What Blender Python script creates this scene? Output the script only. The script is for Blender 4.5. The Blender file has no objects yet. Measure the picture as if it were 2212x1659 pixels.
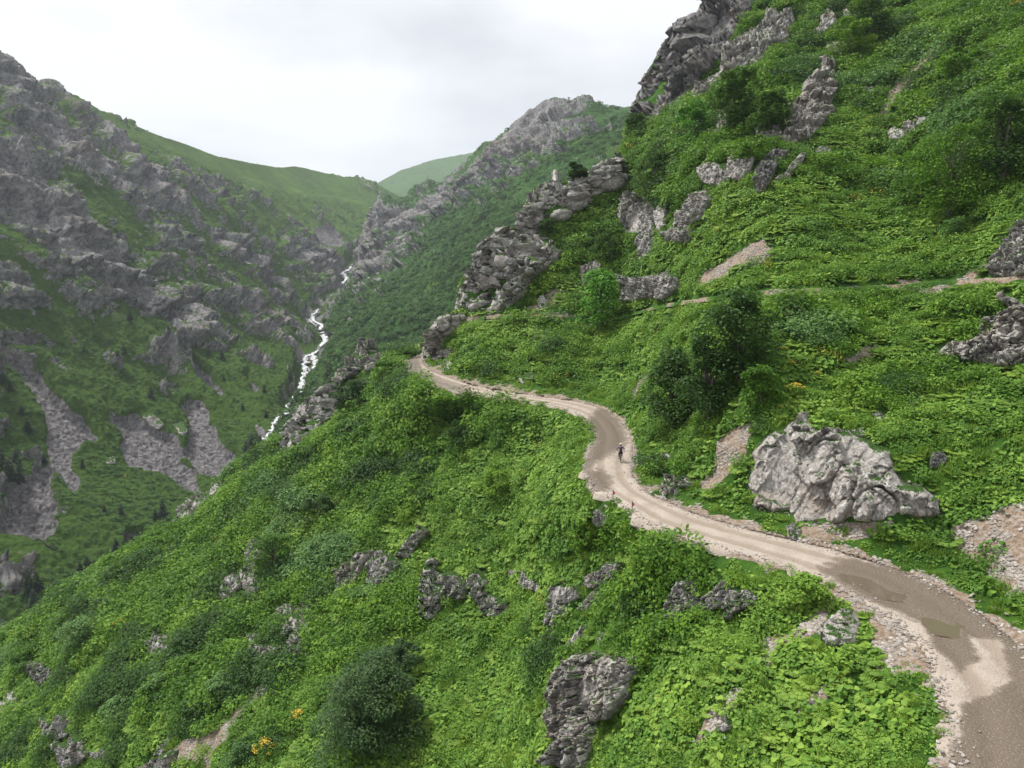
import bpy, math, random
import numpy as np
from mathutils import Vector, Matrix
R = math.radians
scene = bpy.context.scene
col = scene.collection

# ------------------------------------------------------------------ camera
PITCH = R(8.86); F = 1475.0; CU, CV = 1106.0, 829.5; CZ = 18.0
cam = bpy.data.cameras.new('camera'); camo = bpy.data.objects.new('camera', cam); col.objects.link(camo)
camo.location = (0, 0, CZ); camo.rotation_euler = (math.pi/2 - PITCH, 0, 0)
cam.sensor_width = 36; cam.lens = 36*F/2212; cam.clip_start = 0.5; cam.clip_end = 20000
scene.camera = camo

# ------------------------------------------------------------------ sky and sun (bright overcast)
SUN_EL, SUN_AZ = R(58), R(-55)          # azimuth measured from +Y towards +X
world = bpy.data.worlds.new('World'); scene.world = world; world.use_nodes = True
wn, wl = world.node_tree.nodes, world.node_tree.links; wn.clear()
def WN(t, **k):
    n = wn.new(t)
    for a, b in k.items(): setattr(n, a, b)
    return n
sky = WN('ShaderNodeTexSky', sky_type='NISHITA'); sky.sun_disc = False; sky.sun_elevation = SUN_EL; sky.sun_rotation = SUN_AZ
b1 = WN('ShaderNodeBackground'); b1.inputs[1].default_value = 0.10; wl.new(sky.outputs[0], b1.inputs[0])
tc = WN('ShaderNodeTexCoord')
mp = WN('ShaderNodeMapping'); mp.inputs['Scale'].default_value = (1.0, 1.0, 2.6); mp.inputs['Location'].default_value = (0.35, 0.2, 0.1)
wl.new(tc.outputs['Generated'], mp.inputs[0])
nz = WN('ShaderNodeTexNoise'); nz.inputs['Scale'].default_value = 2.3; nz.inputs['Detail'].default_value = 5; nz.inputs['Roughness'].default_value = 0.45
wl.new(mp.outputs[0], nz.inputs['Vector'])
rp = WN('ShaderNodeValToRGB'); e = rp.color_ramp.elements
e[0].position = 0.33; e[0].color = (0.66, 0.68, 0.72, 1); e[1].position = 0.54; e[1].color = (0.97, 0.975, 0.985, 1)
wl.new(nz.outputs[0], rp.inputs[0])
b2 = WN('ShaderNodeBackground'); b2.inputs[1].default_value = 0.90; wl.new(rp.outputs[0], b2.inputs[0])
mx = WN('ShaderNodeMixShader'); mx.inputs[0].default_value = 0.93
wl.new(b1.outputs[0], mx.inputs[1]); wl.new(b2.outputs[0], mx.inputs[2])
wo = WN('ShaderNodeOutputWorld'); wl.new(mx.outputs[0], wo.inputs[0])
sl = bpy.data.lights.new('sun', 'SUN'); sl.energy = 4.1; sl.angle = R(10); sl.color = (1.0, 0.96, 0.9)
so = bpy.data.objects.new('sun', sl); col.objects.link(so)
sd = Vector((math.sin(SUN_AZ)*math.cos(SUN_EL), math.cos(SUN_AZ)*math.cos(SUN_EL), math.sin(SUN_EL)))
so.rotation_euler = sd.to_track_quat('Z', 'Y').to_euler()
vs = scene.view_settings; vs.view_transform = 'Standard'; vs.look = 'None'; vs.exposure = 0.33; vs.gamma = 1.0
try: scene.cycles.max_bounces = 5; scene.cycles.diffuse_bounces = 3; scene.cycles.transmission_bounces = 3; scene.cycles.volume_bounces = 0
except Exception: pass

# ------------------------------------------------------------------ numpy noise
def h3(i, j, k, s):
    i = i.astype(np.int64).astype(np.uint32); j = j.astype(np.int64).astype(np.uint32); k = k.astype(np.int64).astype(np.uint32)
    h = i*np.uint32(374761393) + j*np.uint32(668265263) + k*np.uint32(2147483647) + np.uint32(s*144269 + 977)
    h = (h ^ (h >> np.uint32(13)))*np.uint32(1274126177)
    h = (h ^ (h >> np.uint32(15)))*np.uint32(2246822519)
    return h ^ (h >> np.uint32(16))
def hf(h): return (h & np.uint32(0xffffff)).astype(np.float32)/np.float32(0xffffff)
def vnoise(p, s=0):
    """gradient noise, about -1..1"""
    p = p.astype(np.float32); i = np.floor(p); f = p - i; w = f*f*f*(f*(f*6-15)+10); out = 0
    for a in (0, 1):
        for b in (0, 1):
            for c in (0, 1):
                h = h3(i[:, 0]+a, i[:, 1]+b, i[:, 2]+c, s)
                gx = hf(h)*2-1; gy = hf(h >> np.uint32(5))*2-1; gz = ((h >> np.uint32(9)) & np.uint32(0xffff)).astype(np.float32)/32767.5-1
                d = gx*(f[:, 0]-a)+gy*(f[:, 1]-b)+gz*(f[:, 2]-c)
                wx = w[:, 0] if a else 1-w[:, 0]; wy = w[:, 1] if b else 1-w[:, 1]; wz = w[:, 2] if c else 1-w[:, 2]
                out = out + d*wx*wy*wz
    return out*1.6
def fbm(p, o=4, s=0, g=0.5, ridge=False):
    a = 1.0; t = 0; tot = 0
    for q in range(o):
        n = vnoise(p*(2.03**q)+q*17.3, s+q)
        if ridge: n = 1-2*np.abs(n)
        t = t + n*a; tot += a; a *= g
    return t/tot
ca, sa, cb, sb_ = math.cos(.5), math.sin(.5), math.cos(.35), math.sin(.35)
ROTB = (np.array([[ca, -sa, 0], [sa, ca, 0], [0, 0, 1]])@np.array([[1, 0, 0], [0, cb, -sb_], [0, sb_, cb]])).astype(np.float32)
def worley(p, s=0, box=False):
    p = p.astype(np.float32); i = np.floor(p); N = len(p)
    f1 = np.full(N, 9, np.float32); f2 = f1.copy(); cid = np.zeros(N, np.float32)
    tx = np.zeros((N, 3), np.float32)
    for a in (-1, 0, 1):
        for b in (-1, 0, 1):
            for c in (-1, 0, 1):
                h = h3(i[:, 0]+a, i[:, 1]+b, i[:, 2]+c, s)
                q = np.stack([i[:, 0]+a+hf(h), i[:, 1]+b+hf(h3(i[:, 0]+a, i[:, 1]+b, i[:, 2]+c, s+7)), i[:, 2]+c+hf(h3(i[:, 0]+a, i[:, 1]+b, i[:, 2]+c, s+11))], 1)
                d = np.abs(p-q).max(1)**2 if box else ((p-q)**2).sum(1)
                m = d < f1
                f2 = np.where(m, f1, np.minimum(f2, d)); f1 = np.where(m, d, f1)
                cid = np.where(m, hf(h3(i[:, 0]+a, i[:, 1]+b, i[:, 2]+c, s+23)), cid)
                tx[m] = (p-q)[m]
    return np.sqrt(f1), np.sqrt(f2), cid, tx
def sst(a, b, x):
    t = np.clip((x-a)/(b-a), 0, 1); return t*t*(3-2*t)
def blocks(p, s, amp, tilt=0.5):
    """blocky rock relief: every cell is a tilted facet, with cracks between cells"""
    p = p@ROTB + 0.10*np.stack([vnoise(p*1.3+5, s), vnoise(p*1.3+9, s+1), vnoise(p*1.3+14, s+2)], 1)
    f1, f2, c, tx = worley(p, s, True)
    ta = (np.modf(c*57.3)[0]-0.5)*2; tb = (np.modf(c*131.7)[0]-0.5)*2
    tc_ = (np.modf(c*211.3)[0]-0.5)*2
    return amp*((c-0.5)*2.0 + tilt*(ta*tx[:, 0]+tb*tx[:, 2]+tc_*tx[:, 1]) - 0.45*(np.modf(c*17.7)[0] > .45)*(1-sst(0, 0.10, f2-f1)))

# ------------------------------------------------------------------ picture <-> place
CP, SP = math.cos(PITCH), math.sin(PITCH)
def rays(u, v):
    a = (np.asarray(u, float)-CU)/F; b = (CV-np.asarray(v, float))/F
    return np.stack([a, CP+b*SP, -SP+b*CP], -1)
def at(u, v, t):
    return rays(u, v)*np.asarray(t, float)[..., None] + np.array([0, 0, CZ])
def pix(P):
    P = np.asarray(P, float)-np.array([0, 0, CZ]); t = P[..., 1]*CP - P[..., 2]*SP; up = P[..., 1]*SP+P[..., 2]*CP
    return CU+F*P[..., 0]/t, CV-F*up/t, t
def inpoly(u, v, poly):
    u = np.asarray(u, float); v = np.asarray(v, float); r = np.zeros(u.shape, bool); n = len(poly)
    for i in range(n):
        x1, y1 = poly[i]; x2, y2 = poly[(i+1) % n]
        if y1 == y2: continue
        r ^= ((y1 > v) != (y2 > v)) & (u < (x2-x1)*(v-y1)/(y2-y1)+x1)
    return r
def nearline(u, v, line, closed=False):
    u = np.asarray(u, float); v = np.asarray(v, float); bd = np.full(u.shape, 1e18); qx = u.copy(); qy = v.copy(); n = len(line)
    for i in range(n if closed else n-1):
        x1, y1 = line[i]; x2, y2 = line[(i+1) % n]; dx, dy = x2-x1, y2-y1
        t = np.clip(((u-x1)*dx+(v-y1)*dy)/max(dx*dx+dy*dy, 1e-9), 0, 1); X = x1+t*dx; Y = y1+t*dy; d = (u-X)**2+(v-Y)**2
        m = d < bd; bd = np.where(m, d, bd); qx = np.where(m, X, qx); qy = np.where(m, Y, qy)
    return np.sqrt(bd), qx, qy
class TPS:
    """smooth inverse-depth surface through known points (a plane in the place stays a plane)"""
    def __init__(s, pts, lam=0.0):
        c = np.array(pts, float); s.c = c[:, :2]/1000; w = 100/c[:, 2]; n = len(c)
        K = s.k(s.c, s.c)+lam*np.eye(n); Pm = np.hstack([np.ones((n, 1)), s.c])
        A = np.block([[K, Pm], [Pm.T, np.zeros((3, 3))]]); s.w = np.linalg.solve(A, np.concatenate([w, np.zeros(3)]))
    def k(s, a, b):
        d = ((a[:, None]-b[None])**2).sum(2); return 0.5*d*np.log(d+1e-12)
    def __call__(s, u, v):
        u = np.asarray(u, float); sh = u.shape; q = np.stack([u.ravel(), np.asarray(v, float).ravel()], 1)/1000; o = np.empty(len(q))
        for i in range(0, len(q), 40000):
            a = q[i:i+40000]; o[i:i+40000] = s.k(a, s.c)@s.w[:-3] + s.w[-3] + a@s.w[-2:]
        return (100/np.maximum(o, 0.02)).reshape(sh)
class Surf:
    def __init__(s, pts, fold, rest, lam=0.0, back=3.0, down=1.2):
        s.t = TPS(pts, lam); s.fold = fold; s.poly = fold+rest; s.back = back; s.down = down
    def P(s, u, v):
        u = np.asarray(u, float); v = np.asarray(v, float)
        ins = inpoly(u, v, s.poly); d, qx, qy = nearline(u, v, s.fold); d = np.where(ins, 0, d)
        uu = np.where(ins, u, qx); vv = np.where(ins, v, qy); t = s.t(uu, vv); P = at(uu, vv, t)
        sc = t/F; P[..., 1] += d*sc*s.back; P[..., 0] += d*sc*s.back*0.6*(uu-CU)/F; P[..., 2] -= d*sc*s.down*np.minimum(1, d/25)
        return P, d, ins
    def normal(s, u, v, e=6.0):
        a = s.P(u+e, v)[0]-s.P(u-e, v)[0]; b = s.P(u, v-e)[0]-s.P(u, v+e)[0]
        n = np.cross(a, b); n /= np.linalg.norm(n, axis=-1, keepdims=True)+1e-9; return n
def vnormals(P):
    a = np.gradient(P, axis=1); b = np.gradient(P, axis=0); n = np.cross(a, -b); n /= np.linalg.norm(n, axis=-1, keepdims=True)+1e-9; return n
def zoomer(ou, ov, k): return lambda pts: [(ou+x*k, ov+y*k) for x, y in pts]
Z2 = zoomer(0, 0, .3968); Z3 = zoomer(0, 603.5, .3637); Z4 = zoomer(548.6, 548.6, .2976); Z5 = zoomer(1316.7, 0, .4048); Z6 = zoomer(1316.7, 603.5, .4048)
Z7 = zoomer(1097.3, 1097.3, .504); Z8 = zoomer(0, 1097.3, .504)

# ------------------------------------------------------------------ object helpers
def tag(o, label=None, cat=None, group=None, kind=None):
    if label: o['label'] = label
    if cat: o['category'] = cat
    if group: o['group'] = group
    if kind: o['kind'] = kind
    return o
def mesh(name, V, Fc, mat=None, smooth=False, parent=None, attrs=None):
    me = bpy.data.meshes.new(name); V = np.asarray(V, np.float32).reshape(-1, 3)
    if isinstance(Fc, np.ndarray):
        k = Fc.shape[1]; n = len(Fc); me.vertices.add(len(V)); me.vertices.foreach_set('co', V.ravel())
        me.loops.add(n*k); me.loops.foreach_set('vertex_index', Fc.ravel().astype(np.int32))
        me.polygons.add(n); me.polygons.foreach_set('loop_start', (np.arange(n)*k).astype(np.int32)); me.polygons.foreach_set('loop_total', np.full(n, k, np.int32))
        me.update(calc_edges=True); me.validate()
    else: me.from_pydata(V.tolist(), [], Fc); me.update()
    if smooth: me.polygons.foreach_set('use_smooth', np.ones(len(me.polygons), bool))
    for k, a in (attrs or {}).items():
        at_ = me.attributes.new(k, 'FLOAT', 'POINT'); at_.data.foreach_set('value', np.asarray(a, np.float32).ravel())
    if mat: me.materials.append(mat)
    o = bpy.data.objects.new(name, me); col.objects.link(o)
    if parent: o.parent = parent
    return o
def gridfaces(nv, nu, keep=None):
    i = np.arange(nv*nu).reshape(nv, nu)
    q = np.stack([i[1:, :-1], i[1:, 1:], i[:-1, 1:], i[:-1, :-1]], -1).reshape(-1, 4)
    if keep is not None:
        k = keep.reshape(nv, nu); kk = (k[1:, :-1] & k[1:, 1:] & k[:-1, 1:] & k[:-1, :-1]).ravel(); q = q[kk]
    return q
def compact(V, Q, attrs=None):
    u, inv = np.unique(Q, return_inverse=True)
    return V[u], inv.reshape(Q.shape), {k: a[u] for k, a in (attrs or {}).items()}
def empty(name, loc, rz=0):
    o = bpy.data.objects.new(name, None); col.objects.link(o); o.location = loc; o.rotation_euler = (0, 0, rz); o.empty_display_size = .2; return o
def tube(pts, rad, n=8, cap=True):
    pts = [Vector(p) for p in pts]; rad = rad if isinstance(rad, (list, tuple)) else [rad]*len(pts); V = []; Fs = []
    for i, p in enumerate(pts):
        d = (pts[min(i+1, len(pts)-1)]-pts[max(i-1, 0)]).normalized(); a = d.orthogonal().normalized()
        if i: a = (pa - d*pa.dot(d)).normalized()
        pa = a; b = d.cross(a)
        for k in range(n): th = 2*math.pi*k/n; V.append(p+(a*math.cos(th)+b*math.sin(th))*rad[i])
    for i in range(len(pts)-1):
        for k in range(n): Fs.append([i*n+k, i*n+(k+1) % n, (i+1)*n+(k+1) % n, (i+1)*n+k])
    if cap: Fs.append(list(range(n))[::-1]); Fs.append([(len(pts)-1)*n+k for k in range(n)])
    return V, Fs
def join(parts):
    V = []; Fs = []
    for v, f in parts:
        o = len(V); V += [tuple(x) for x in v]; Fs += [[i+o for i in q] for q in f]
    return V, Fs

# ------------------------------------------------------------------ materials
class MT:
    def __init__(s, name):
        s.m = bpy.data.materials.new(name); s.m.use_nodes = True; s.n = s.m.node_tree.nodes; s.l = s.m.node_tree.links; s.n.clear()
        s.out = s.n.new('ShaderNodeOutputMaterial'); s.g = s.n.new('ShaderNodeNewGeometry')
    def noise(s, sc, det=4, vec=None, rough=.55, st=None):
        n = s.n.new('ShaderNodeTexNoise'); n.inputs['Scale'].default_value = sc; n.inputs['Detail'].default_value = det; n.inputs['Roughness'].default_value = rough
        v = vec or s.g.outputs['Position']
        if st: m = s.n.new('ShaderNodeMapping'); m.inputs['Scale'].default_value = st; s.l.new(v, m.inputs[0]); v = m.outputs[0]
        s.l.new(v, n.inputs['Vector']); return n.outputs['Fac']
    def voro(s, sc, feat='F1', st=None, out='Distance'):
        n = s.n.new('ShaderNodeTexVoronoi'); n.feature = feat; n.inputs['Scale'].default_value = sc; v = s.g.outputs['Position']
        if st: m = s.n.new('ShaderNodeMapping'); m.inputs['Scale'].default_value = st; s.l.new(v, m.inputs[0]); v = m.outputs[0]
        s.l.new(v, n.inputs['Vector']); return n.outputs[out]
    def ramp(s, f, stops, interp='LINEAR'):
        r = s.n.new('ShaderNodeValToRGB'); r.color_ramp.interpolation = interp; e = r.color_ramp.elements
        while len(e) < len(stops): e.new(.5)
        for k, (p, c) in enumerate(stops): e[k].position = p; e[k].color = (*c, 1) if not isinstance(c, (int, float)) else (c, c, c, 1)
        s.l.new(f, r.inputs[0]); return r.outputs[0]
    def mix(s, f, a, b, mode='MIX'):
        m = s.n.new('ShaderNodeMix'); m.data_type = 'RGBA'; m.blend_type = mode
        for sock, x in ((m.inputs[0], f), (m.inputs[6], a), (m.inputs[7], b)):
            if isinstance(x, (int, float)): sock.default_value = x if sock == m.inputs[0] else (x, x, x, 1)
            elif isinstance(x, tuple): sock.default_value = (*x, 1)
            else: s.l.new(x, sock)
        return m.outputs[2]
    def math(s, op, a, b=0.0, clamp=False):
        m = s.n.new('ShaderNodeMath'); m.operation = op; m.use_clamp = clamp
        for k, x in ((0, a), (1, b)):
            if isinstance(x, (int, float)): m.inputs[k].default_value = x
            else: s.l.new(x, m.inputs[k])
        return m.outputs[0]
    def attr(s, name, typ='GEOMETRY'):
        a = s.n.new('ShaderNodeAttribute'); a.attribute_name = name; a.attribute_type = typ; return a.outputs['Fac']
    def upz(s):
        x = s.n.new('ShaderNodeSeparateXYZ'); s.l.new(s.g.outputs['Normal'], x.inputs[0]); return x.outputs[2]
    def bump(s, h, dist, stren=1.0):
        b = s.n.new('ShaderNodeBump'); b.inputs['Distance'].default_value = dist; b.inputs['Strength'].default_value = stren; s.l.new(h, b.inputs['Height']); return b.outputs[0]
    def done(s, colr, rough=.85, spec=.3, nrm=None, metal=0):
        p = s.n.new('ShaderNodeBsdfPrincipled'); s.p = p
        if isinstance(colr, tuple): p.inputs['Base Color'].default_value = (*colr, 1)
        else: s.l.new(colr, p.inputs['Base Color'])
        if isinstance(rough, (int, float)): p.inputs['Roughness'].default_value = rough
        else: s.l.new(rough, p.inputs['Roughness'])
        p.inputs['Specular IOR Level'].default_value = spec; p.inputs['Metallic'].default_value = metal
        if nrm: s.l.new(nrm, p.inputs['Normal'])
        s.l.new(p.outputs[0], s.out.inputs[0]); return s.m
def plain(name, c, rough=.6, spec=.4, metal=0):
    m = MT(name); n = m.noise(9, 3); return m.done(m.mix(n, tuple(x*.85 for x in c), tuple(min(1, x*1.15) for x in c)), rough, spec, metal=metal)

def rock_mat(name, k=1.0, dark=(.15, .14, .136), mid=(.43, .405, .385), light=(.68, .655, .63), warm=(.31, .25, .20), grass=(.045, .10, .018), gthr=.72, st=(1, 1, .35), blk=.65):
    m = MT(name)
    a = m.noise(.35*k, 6, rough=.65, st=st); b = m.noise(2.2*k, 5, rough=.7); w = m.noise(.22*k, 3)
    c = m.ramp(a, [(.24, dark), (.40, mid), (.62, tuple(x*1.35 for x in mid)), (.78, light)])
    c = m.mix(m.ramp(w, [(.52, 0.), (.68, .65)]), c, warm)
    li = m.ramp(m.noise(1.1*k, 7, rough=.75), [(.54, 0.), (.60, .75)])
    c = m.mix(li, c, light)
    bl = m.ramp(m.noise(1.7*k, 6, rough=.8, st=(1, 1, .5)), [(.58, 0.), (.66, blk)])
    c = m.mix(bl, c, dark)
    cn = m.noise(1.5*k, 5, rough=.7, st=(1, 1, .35)); cr2 = m.math('ABSOLUTE', m.math('SUBTRACT', cn, .5)); cr2 = m.ramp(cr2, [(0., 0.), (.025, 1.)])
    c = m.mix(m.ramp(cr2, [(0., .35), (.6, 0.)]), c, dark)
    h = m.math('ADD', m.math('MULTIPLY', b, 1.1), m.math('MULTIPLY', cr2, .25))
    up = m.math('ADD', m.upz(), m.math('MULTIPLY', m.math('SUBTRACT', m.noise(.8*k, 4), .5), .8))
    gm = m.ramp(up, [(gthr-.05, 0.), (gthr+.06, 1.)])
    gc = m.mix(m.noise(3*k, 3), tuple(x*.6 for x in grass), tuple(x*1.5 for x in grass))
    c = m.mix(gm, c, gc)
    return m.done(c, .9, .2, m.bump(h, .35/k, 1.0))
M = {}
M['rock'] = rock_mat('grey_rock')
M['pale_rock'] = rock_mat('pale_lichen_rock', 1.3, mid=(.38, .355, .325), light=(.62, .60, .57), gthr=.9, blk=.4)
M['dark_rock'] = rock_mat('dark_cliff_rock', .7, dark=(.08, .076, .078), mid=(.22, .21, .21), light=(.38, .37, .36), gthr=.8)
def leaf_mat(name, lo, mid, hi, sc=.09, trans=.27, rough=.55):
    m = MT(name); oi = m.n.new('ShaderNodeObjectInfo')
    f = m.noise(sc, 4, rough=.6); g = m.noise(sc*7, 2)
    r = m.math('MULTIPLY', m.math('SUBTRACT', oi.outputs['Random'], .5), .30)
    ri = m.math('MULTIPLY', m.math('SUBTRACT', m.g.outputs['Random Per Island'], .5), .30)
    x = m.math('ADD', m.math('ADD', m.math('MULTIPLY', f, .75), m.math('MULTIPLY', g, .25)), m.math('ADD', r, ri))
    c = m.ramp(x, [(.25, lo), (.5, mid), (.75, hi)])
    p = m.n.new('ShaderNodeBsdfPrincipled'); m.l.new(c, p.inputs['Base Color']); p.inputs['Roughness'].default_value = .6; p.inputs['Specular IOR Level'].default_value = .22
    t = m.n.new('ShaderNodeBsdfTranslucent'); m.l.new(m.mix(.5, c, (.16, .34, .02)), t.inputs[0])
    s = m.n.new('ShaderNodeMixShader'); s.inputs[0].default_value = trans; m.l.new(p.outputs[0], s.inputs[1]); m.l.new(t.outputs[0], s.inputs[2]); m.l.new(s.outputs[0], m.out.inputs[0])
    return m.m
M['broad'] = leaf_mat('broad_leaf', (.060, .145, .018), (.125, .25, .032), (.25, .39, .055))
M['shrub'] = leaf_mat('shrub_leaf', (.045, .115, .012), (.095, .205, .018), (.19, .32, .028))
M['grassy'] = leaf_mat('grass_blade', (.10, .19, .025), (.17, .29, .035), (.26, .39, .055))
M['willow'] = leaf_mat('grey_green_leaf', (.06, .13, .035), (.10, .20, .055), (.16, .28, .085))
M['dark'] = leaf_mat('dark_leaf', (.020, .055, .010), (.036, .090, .014), (.065, .135, .020), trans=.22)
M['bright'] = leaf_mat('bright_leaf', (.06, .19, .02), (.09, .26, .03), (.14, .33, .04))
M['bluegreen'] = leaf_mat('blue_green_needle', (.018, .044, .014), (.032, .072, .020), (.06, .115, .03), trans=.15)
M['spruce'] = leaf_mat('spruce_needle', (.006, .018, .008), (.011, .030, .012), (.020, .045, .018), trans=.1)
M['farshrub'] = leaf_mat('far_shrub_leaf', (.028, .075, .020), (.050, .125, .024), (.09, .19, .03), sc=.012, trans=.2)
M['yellow'] = plain('yellow_petal', (.62, .43, .04), .6)
M['white_petal'] = plain('white_petal', (.8, .8, .76), .6)
M['bark'] = plain('grey_bark', (.11, .095, .08), .9, .2)

m = MT('loose_stone'); oi = m.n.new('ShaderNodeObjectInfo'); n_ = m.noise(6, 4)
M['stone'] = m.done(m.mix(n_, m.ramp(oi.outputs['Random'], [(0, (.17, .145, .125)), (.6, (.29, .26, .23)), (1, (.52, .49, .45))]), (.30, .27, .24)), .9, .2)
# near ground under the plants
m = MT('hillside_ground'); bare = m.attr('bare'); n1 = m.noise(.35, 5); n2 = m.noise(3.5, 5, rough=.7)
gc = m.ramp(n1, [(.3, (.022, .06, .010)), (.5, (.040, .10, .014)), (.7, (.075, .16, .02))])
sc_ = m.ramp(n2, [(.3, (.13, .095, .07)), (.5, (.27, .20, .145)), (.7, (.44, .36, .28))])
stn = m.voro(5.5, 'F1', out='Color'); sepc = m.n.new('ShaderNodeSeparateColor'); m.l.new(stn, sepc.inputs[0])
sc_ = m.mix(m.ramp(sepc.outputs[0], [(.7, 0.), (.8, .45)]), sc_, (.40, .38, .36))
f = m.ramp(m.math('ADD', bare, m.math('MULTIPLY', m.math('SUBTRACT', m.noise(.9, 5, rough=.7), .5), .8)), [(.42, 0.), (.55, 1.)])
M['ground'] = m.done(m.mix(f, gc, sc_), .95, .1, m.bump(n2, .25))

# far mountains: rock / scree / grass driven by mesh masks
def mount_mat(name, k, g_lo, g_mid, g_hi, tint=1.0):
    m = MT(name); rk = m.attr('rock'); scr = m.attr('scree'); yl = m.attr('bloom')
    ga = m.noise(.012*k, 6, rough=.65); gb = m.noise(.11*k, 5, rough=.7)
    gx = m.math('ADD', m.math('MULTIPLY', ga, .55), m.math('MULTIPLY', gb, .45))
    g = m.ramp(gx, [(.34, g_lo), (.5, g_mid), (.66, g_hi)])
    px_ = m.n.new('ShaderNodeSeparateXYZ'); m.l.new(m.g.outputs['Position'], px_.inputs[0])
    g = m.mix(m.ramp(m.math('DIVIDE', px_.outputs[2], 300), [(.0, 1.), (.35, 0.)]), g, tuple(.8*x for x in g_mid), 'MIX') if tint == 2 else g
    g = m.mix(m.ramp(m.math('ADD', yl, m.math('MULTIPLY', m.noise(.35*k, 4, rough=.8), .5)), [(.95, 0.), (1.05, .6)]), g, (.24, .22, .03))
    a = m.noise(.06*k, 7, rough=.72, st=(1, 1, .45)); b = m.noise(.35*k, 6, rough=.75)
    rc = m.ramp(m.math('ADD', m.math('MULTIPLY', a, .5), m.math('MULTIPLY', b, .5)), [(.38, (.07, .067, .068)), (.47, (.19, .185, .182)), (.56, (.33, .32, .315)), (.68, (.52, .51, .495))])
    rc = m.mix(m.ramp(m.noise(.02*k, 3), [(.52, 0.), (.7, .5)]), rc, (.26, .22, .19))
    rm = m.math('ADD', rk, m.math('MULTIPLY', m.math('SUBTRACT', m.noise(.16*k, 6, rough=.75), .5), .9))
    c = m.mix(m.ramp(rm, [(.47, 0.), (.55, 1.)]), g, rc)
    sb = m.voro(.55*k, 'F1', out='Color'); sp_ = m.n.new('ShaderNodeSeparateColor'); m.l.new(sb, sp_.inputs[0])
    sc2 = m.mix(sp_.outputs[0], (.11, .105, .108), (.29, .275, .275))
    sm = m.math('ADD', scr, m.math('MULTIPLY', m.math('SUBTRACT', m.noise(.1*k, 5, rough=.7), .5), .35))
    c = m.mix(m.ramp(sm, [(.46, 0.), (.54, 1.)]), c, sc2)
    h = m.math('ADD', b, m.math('MULTIPLY', m.voro(.22*k, 'DISTANCE_TO_EDGE', st=(1, 1, .4)), 1.2))
    return m.done(c, .95, .1, m.bump(h, 4.0/k, .9))
M['left'] = mount_mat('left_mountain_cover', 1.0, (.040, .080, .018), (.075, .145, .024), (.125, .22, .036), 2)
M['mid'] = mount_mat('valley_side_cover', .9, (.030, .080, .022), (.055, .13, .028), (.10, .19, .036))
M['far'] = mount_mat('far_hill_cover', .4, (.06, .12, .035), (.09, .17, .05), (.12, .21, .06))

# ------------------------------------------------------------------ near hillside
NEAR_PTS = [(2212,1250,37.5),(2212,1000,44.7),(2212,800,52.9),(2212,600,64.6),(2212,400,76.5),(2212,200,91),(2212,0,117),
 (1900,1100,45.6),(1900,950,50),(1900,800,61),(1900,620,74.5),(1900,400,101),(1900,200,126),(1900,0,160),
 (1600,1000,55),(1600,850,62),(1600,700,70),(1600,600,83.6),(1600,400,100),(1600,200,142),(1600,0,190),
 (1400,900,80),(1400,800,95),(1400,700,110),(1400,600,122),(1400,450,140),(1400,300,165),(1400,200,190),(1460,80,200),(1530,0,206),
 (1200,760,118),(1200,690,130),(1200,600,138),(1200,480,148),(1200,380,154),(1000,750,133),(1000,690,142),(1000,610,148),(935,700,145),
 (800,850,141),(700,950,134),(600,1050,129),(400,1200,125),(200,1300,130),(0,1378,146),(380,1110,150),(600,940,151),(740,815,149),
 (1000,900,113),(1000,1000,104),(1000,1100,96),(800,1100,106),(800,1300,87),(600,1300,98),(400,1400,96),(400,1659,76),(0,1659,105),(200,1500,98),(800,1659,60),
 (1100,1300,76),(1100,1500,62),(1100,1659,53),(1300,1200,57.5),(1300,1400,50),(1300,1600,44),(1180,1100,74),(1200,950,92),
 (1500,1250,46),(1500,1400,41),(1500,1600,36),(1700,1330,39.5),(1700,1450,35.5),(1700,1650,31),(1850,1400,34.8),(1900,1600,29),
 (2600,1600,26),(2700,1000,38),(2700,400,60),(2700,-200,90),(2300,-300,150),(1800,-300,230),(1500,2000,27),(800,2100,42),(0,2100,75),(-400,1700,115),(2200,2050,18.5)]
# both edges of the track, far to near (outer edge, inner edge)
ROAD = [((868,782),(925,752)),((870,792),(915,768)),((880,803),(914,783)),((900,813),(925,797)),((930,826),(948,808)),((968,840),(985,821)),((1015,850),(1035,836)),
 ((1065,855),(1090,846)),((1122,864),(1140,853)),((1175,872),(1190,860)),((1220,883),(1250,869)),((1252,897),(1310,887)),((1275,915),(1343,913)),((1288,940),(1361,945)),
 ((1280,970),(1365,978)),((1270,1000),(1363,1008)),((1272,1028),(1370,1035)),((1295,1058),(1395,1062)),((1345,1090),(1450,1090)),((1400,1128),(1510,1113)),
 ((1480,1158),(1600,1140)),((1590,1190),(1705,1166)),((1700,1226),(1805,1190)),((1795,1262),(1905,1221)),((1870,1300),(1998,1256)),((1940,1345),(2090,1308)),
 ((1990,1395),(2165,1365)),((2020,1450),(2235,1430)),((2040,1510),(2290,1500)),((2055,1580),(2325,1580)),((2062,1660),(2345,1680)),((2050,1760),(2350,1790)),((2010,1900),(2330,1930))]
def dense(pl, k):
    out = []
    P_ = np.array(pl, float)
    for i in range(len(P_)-1):
        p0 = P_[max(i-1, 0)]; p1 = P_[i]; p2 = P_[i+1]; p3 = P_[min(i+2, len(P_)-1)]
        for j in range(k):
            t = j/k; out.append(.5*((2*p1)+(p2-p0)*t+(2*p0-5*p1+4*p2-p3)*t*t+(3*p1-p0-3*p2+p3)*t**3))
    out.append(P_[-1]); return np.array(out)
RO = dense([a for a, b in ROAD], 12); RI = dense([b for a, b in ROAD], 12)
def zdepth(u, v, z=0.0): return (z-CZ)/rays(u, v)[..., 2]
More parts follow.
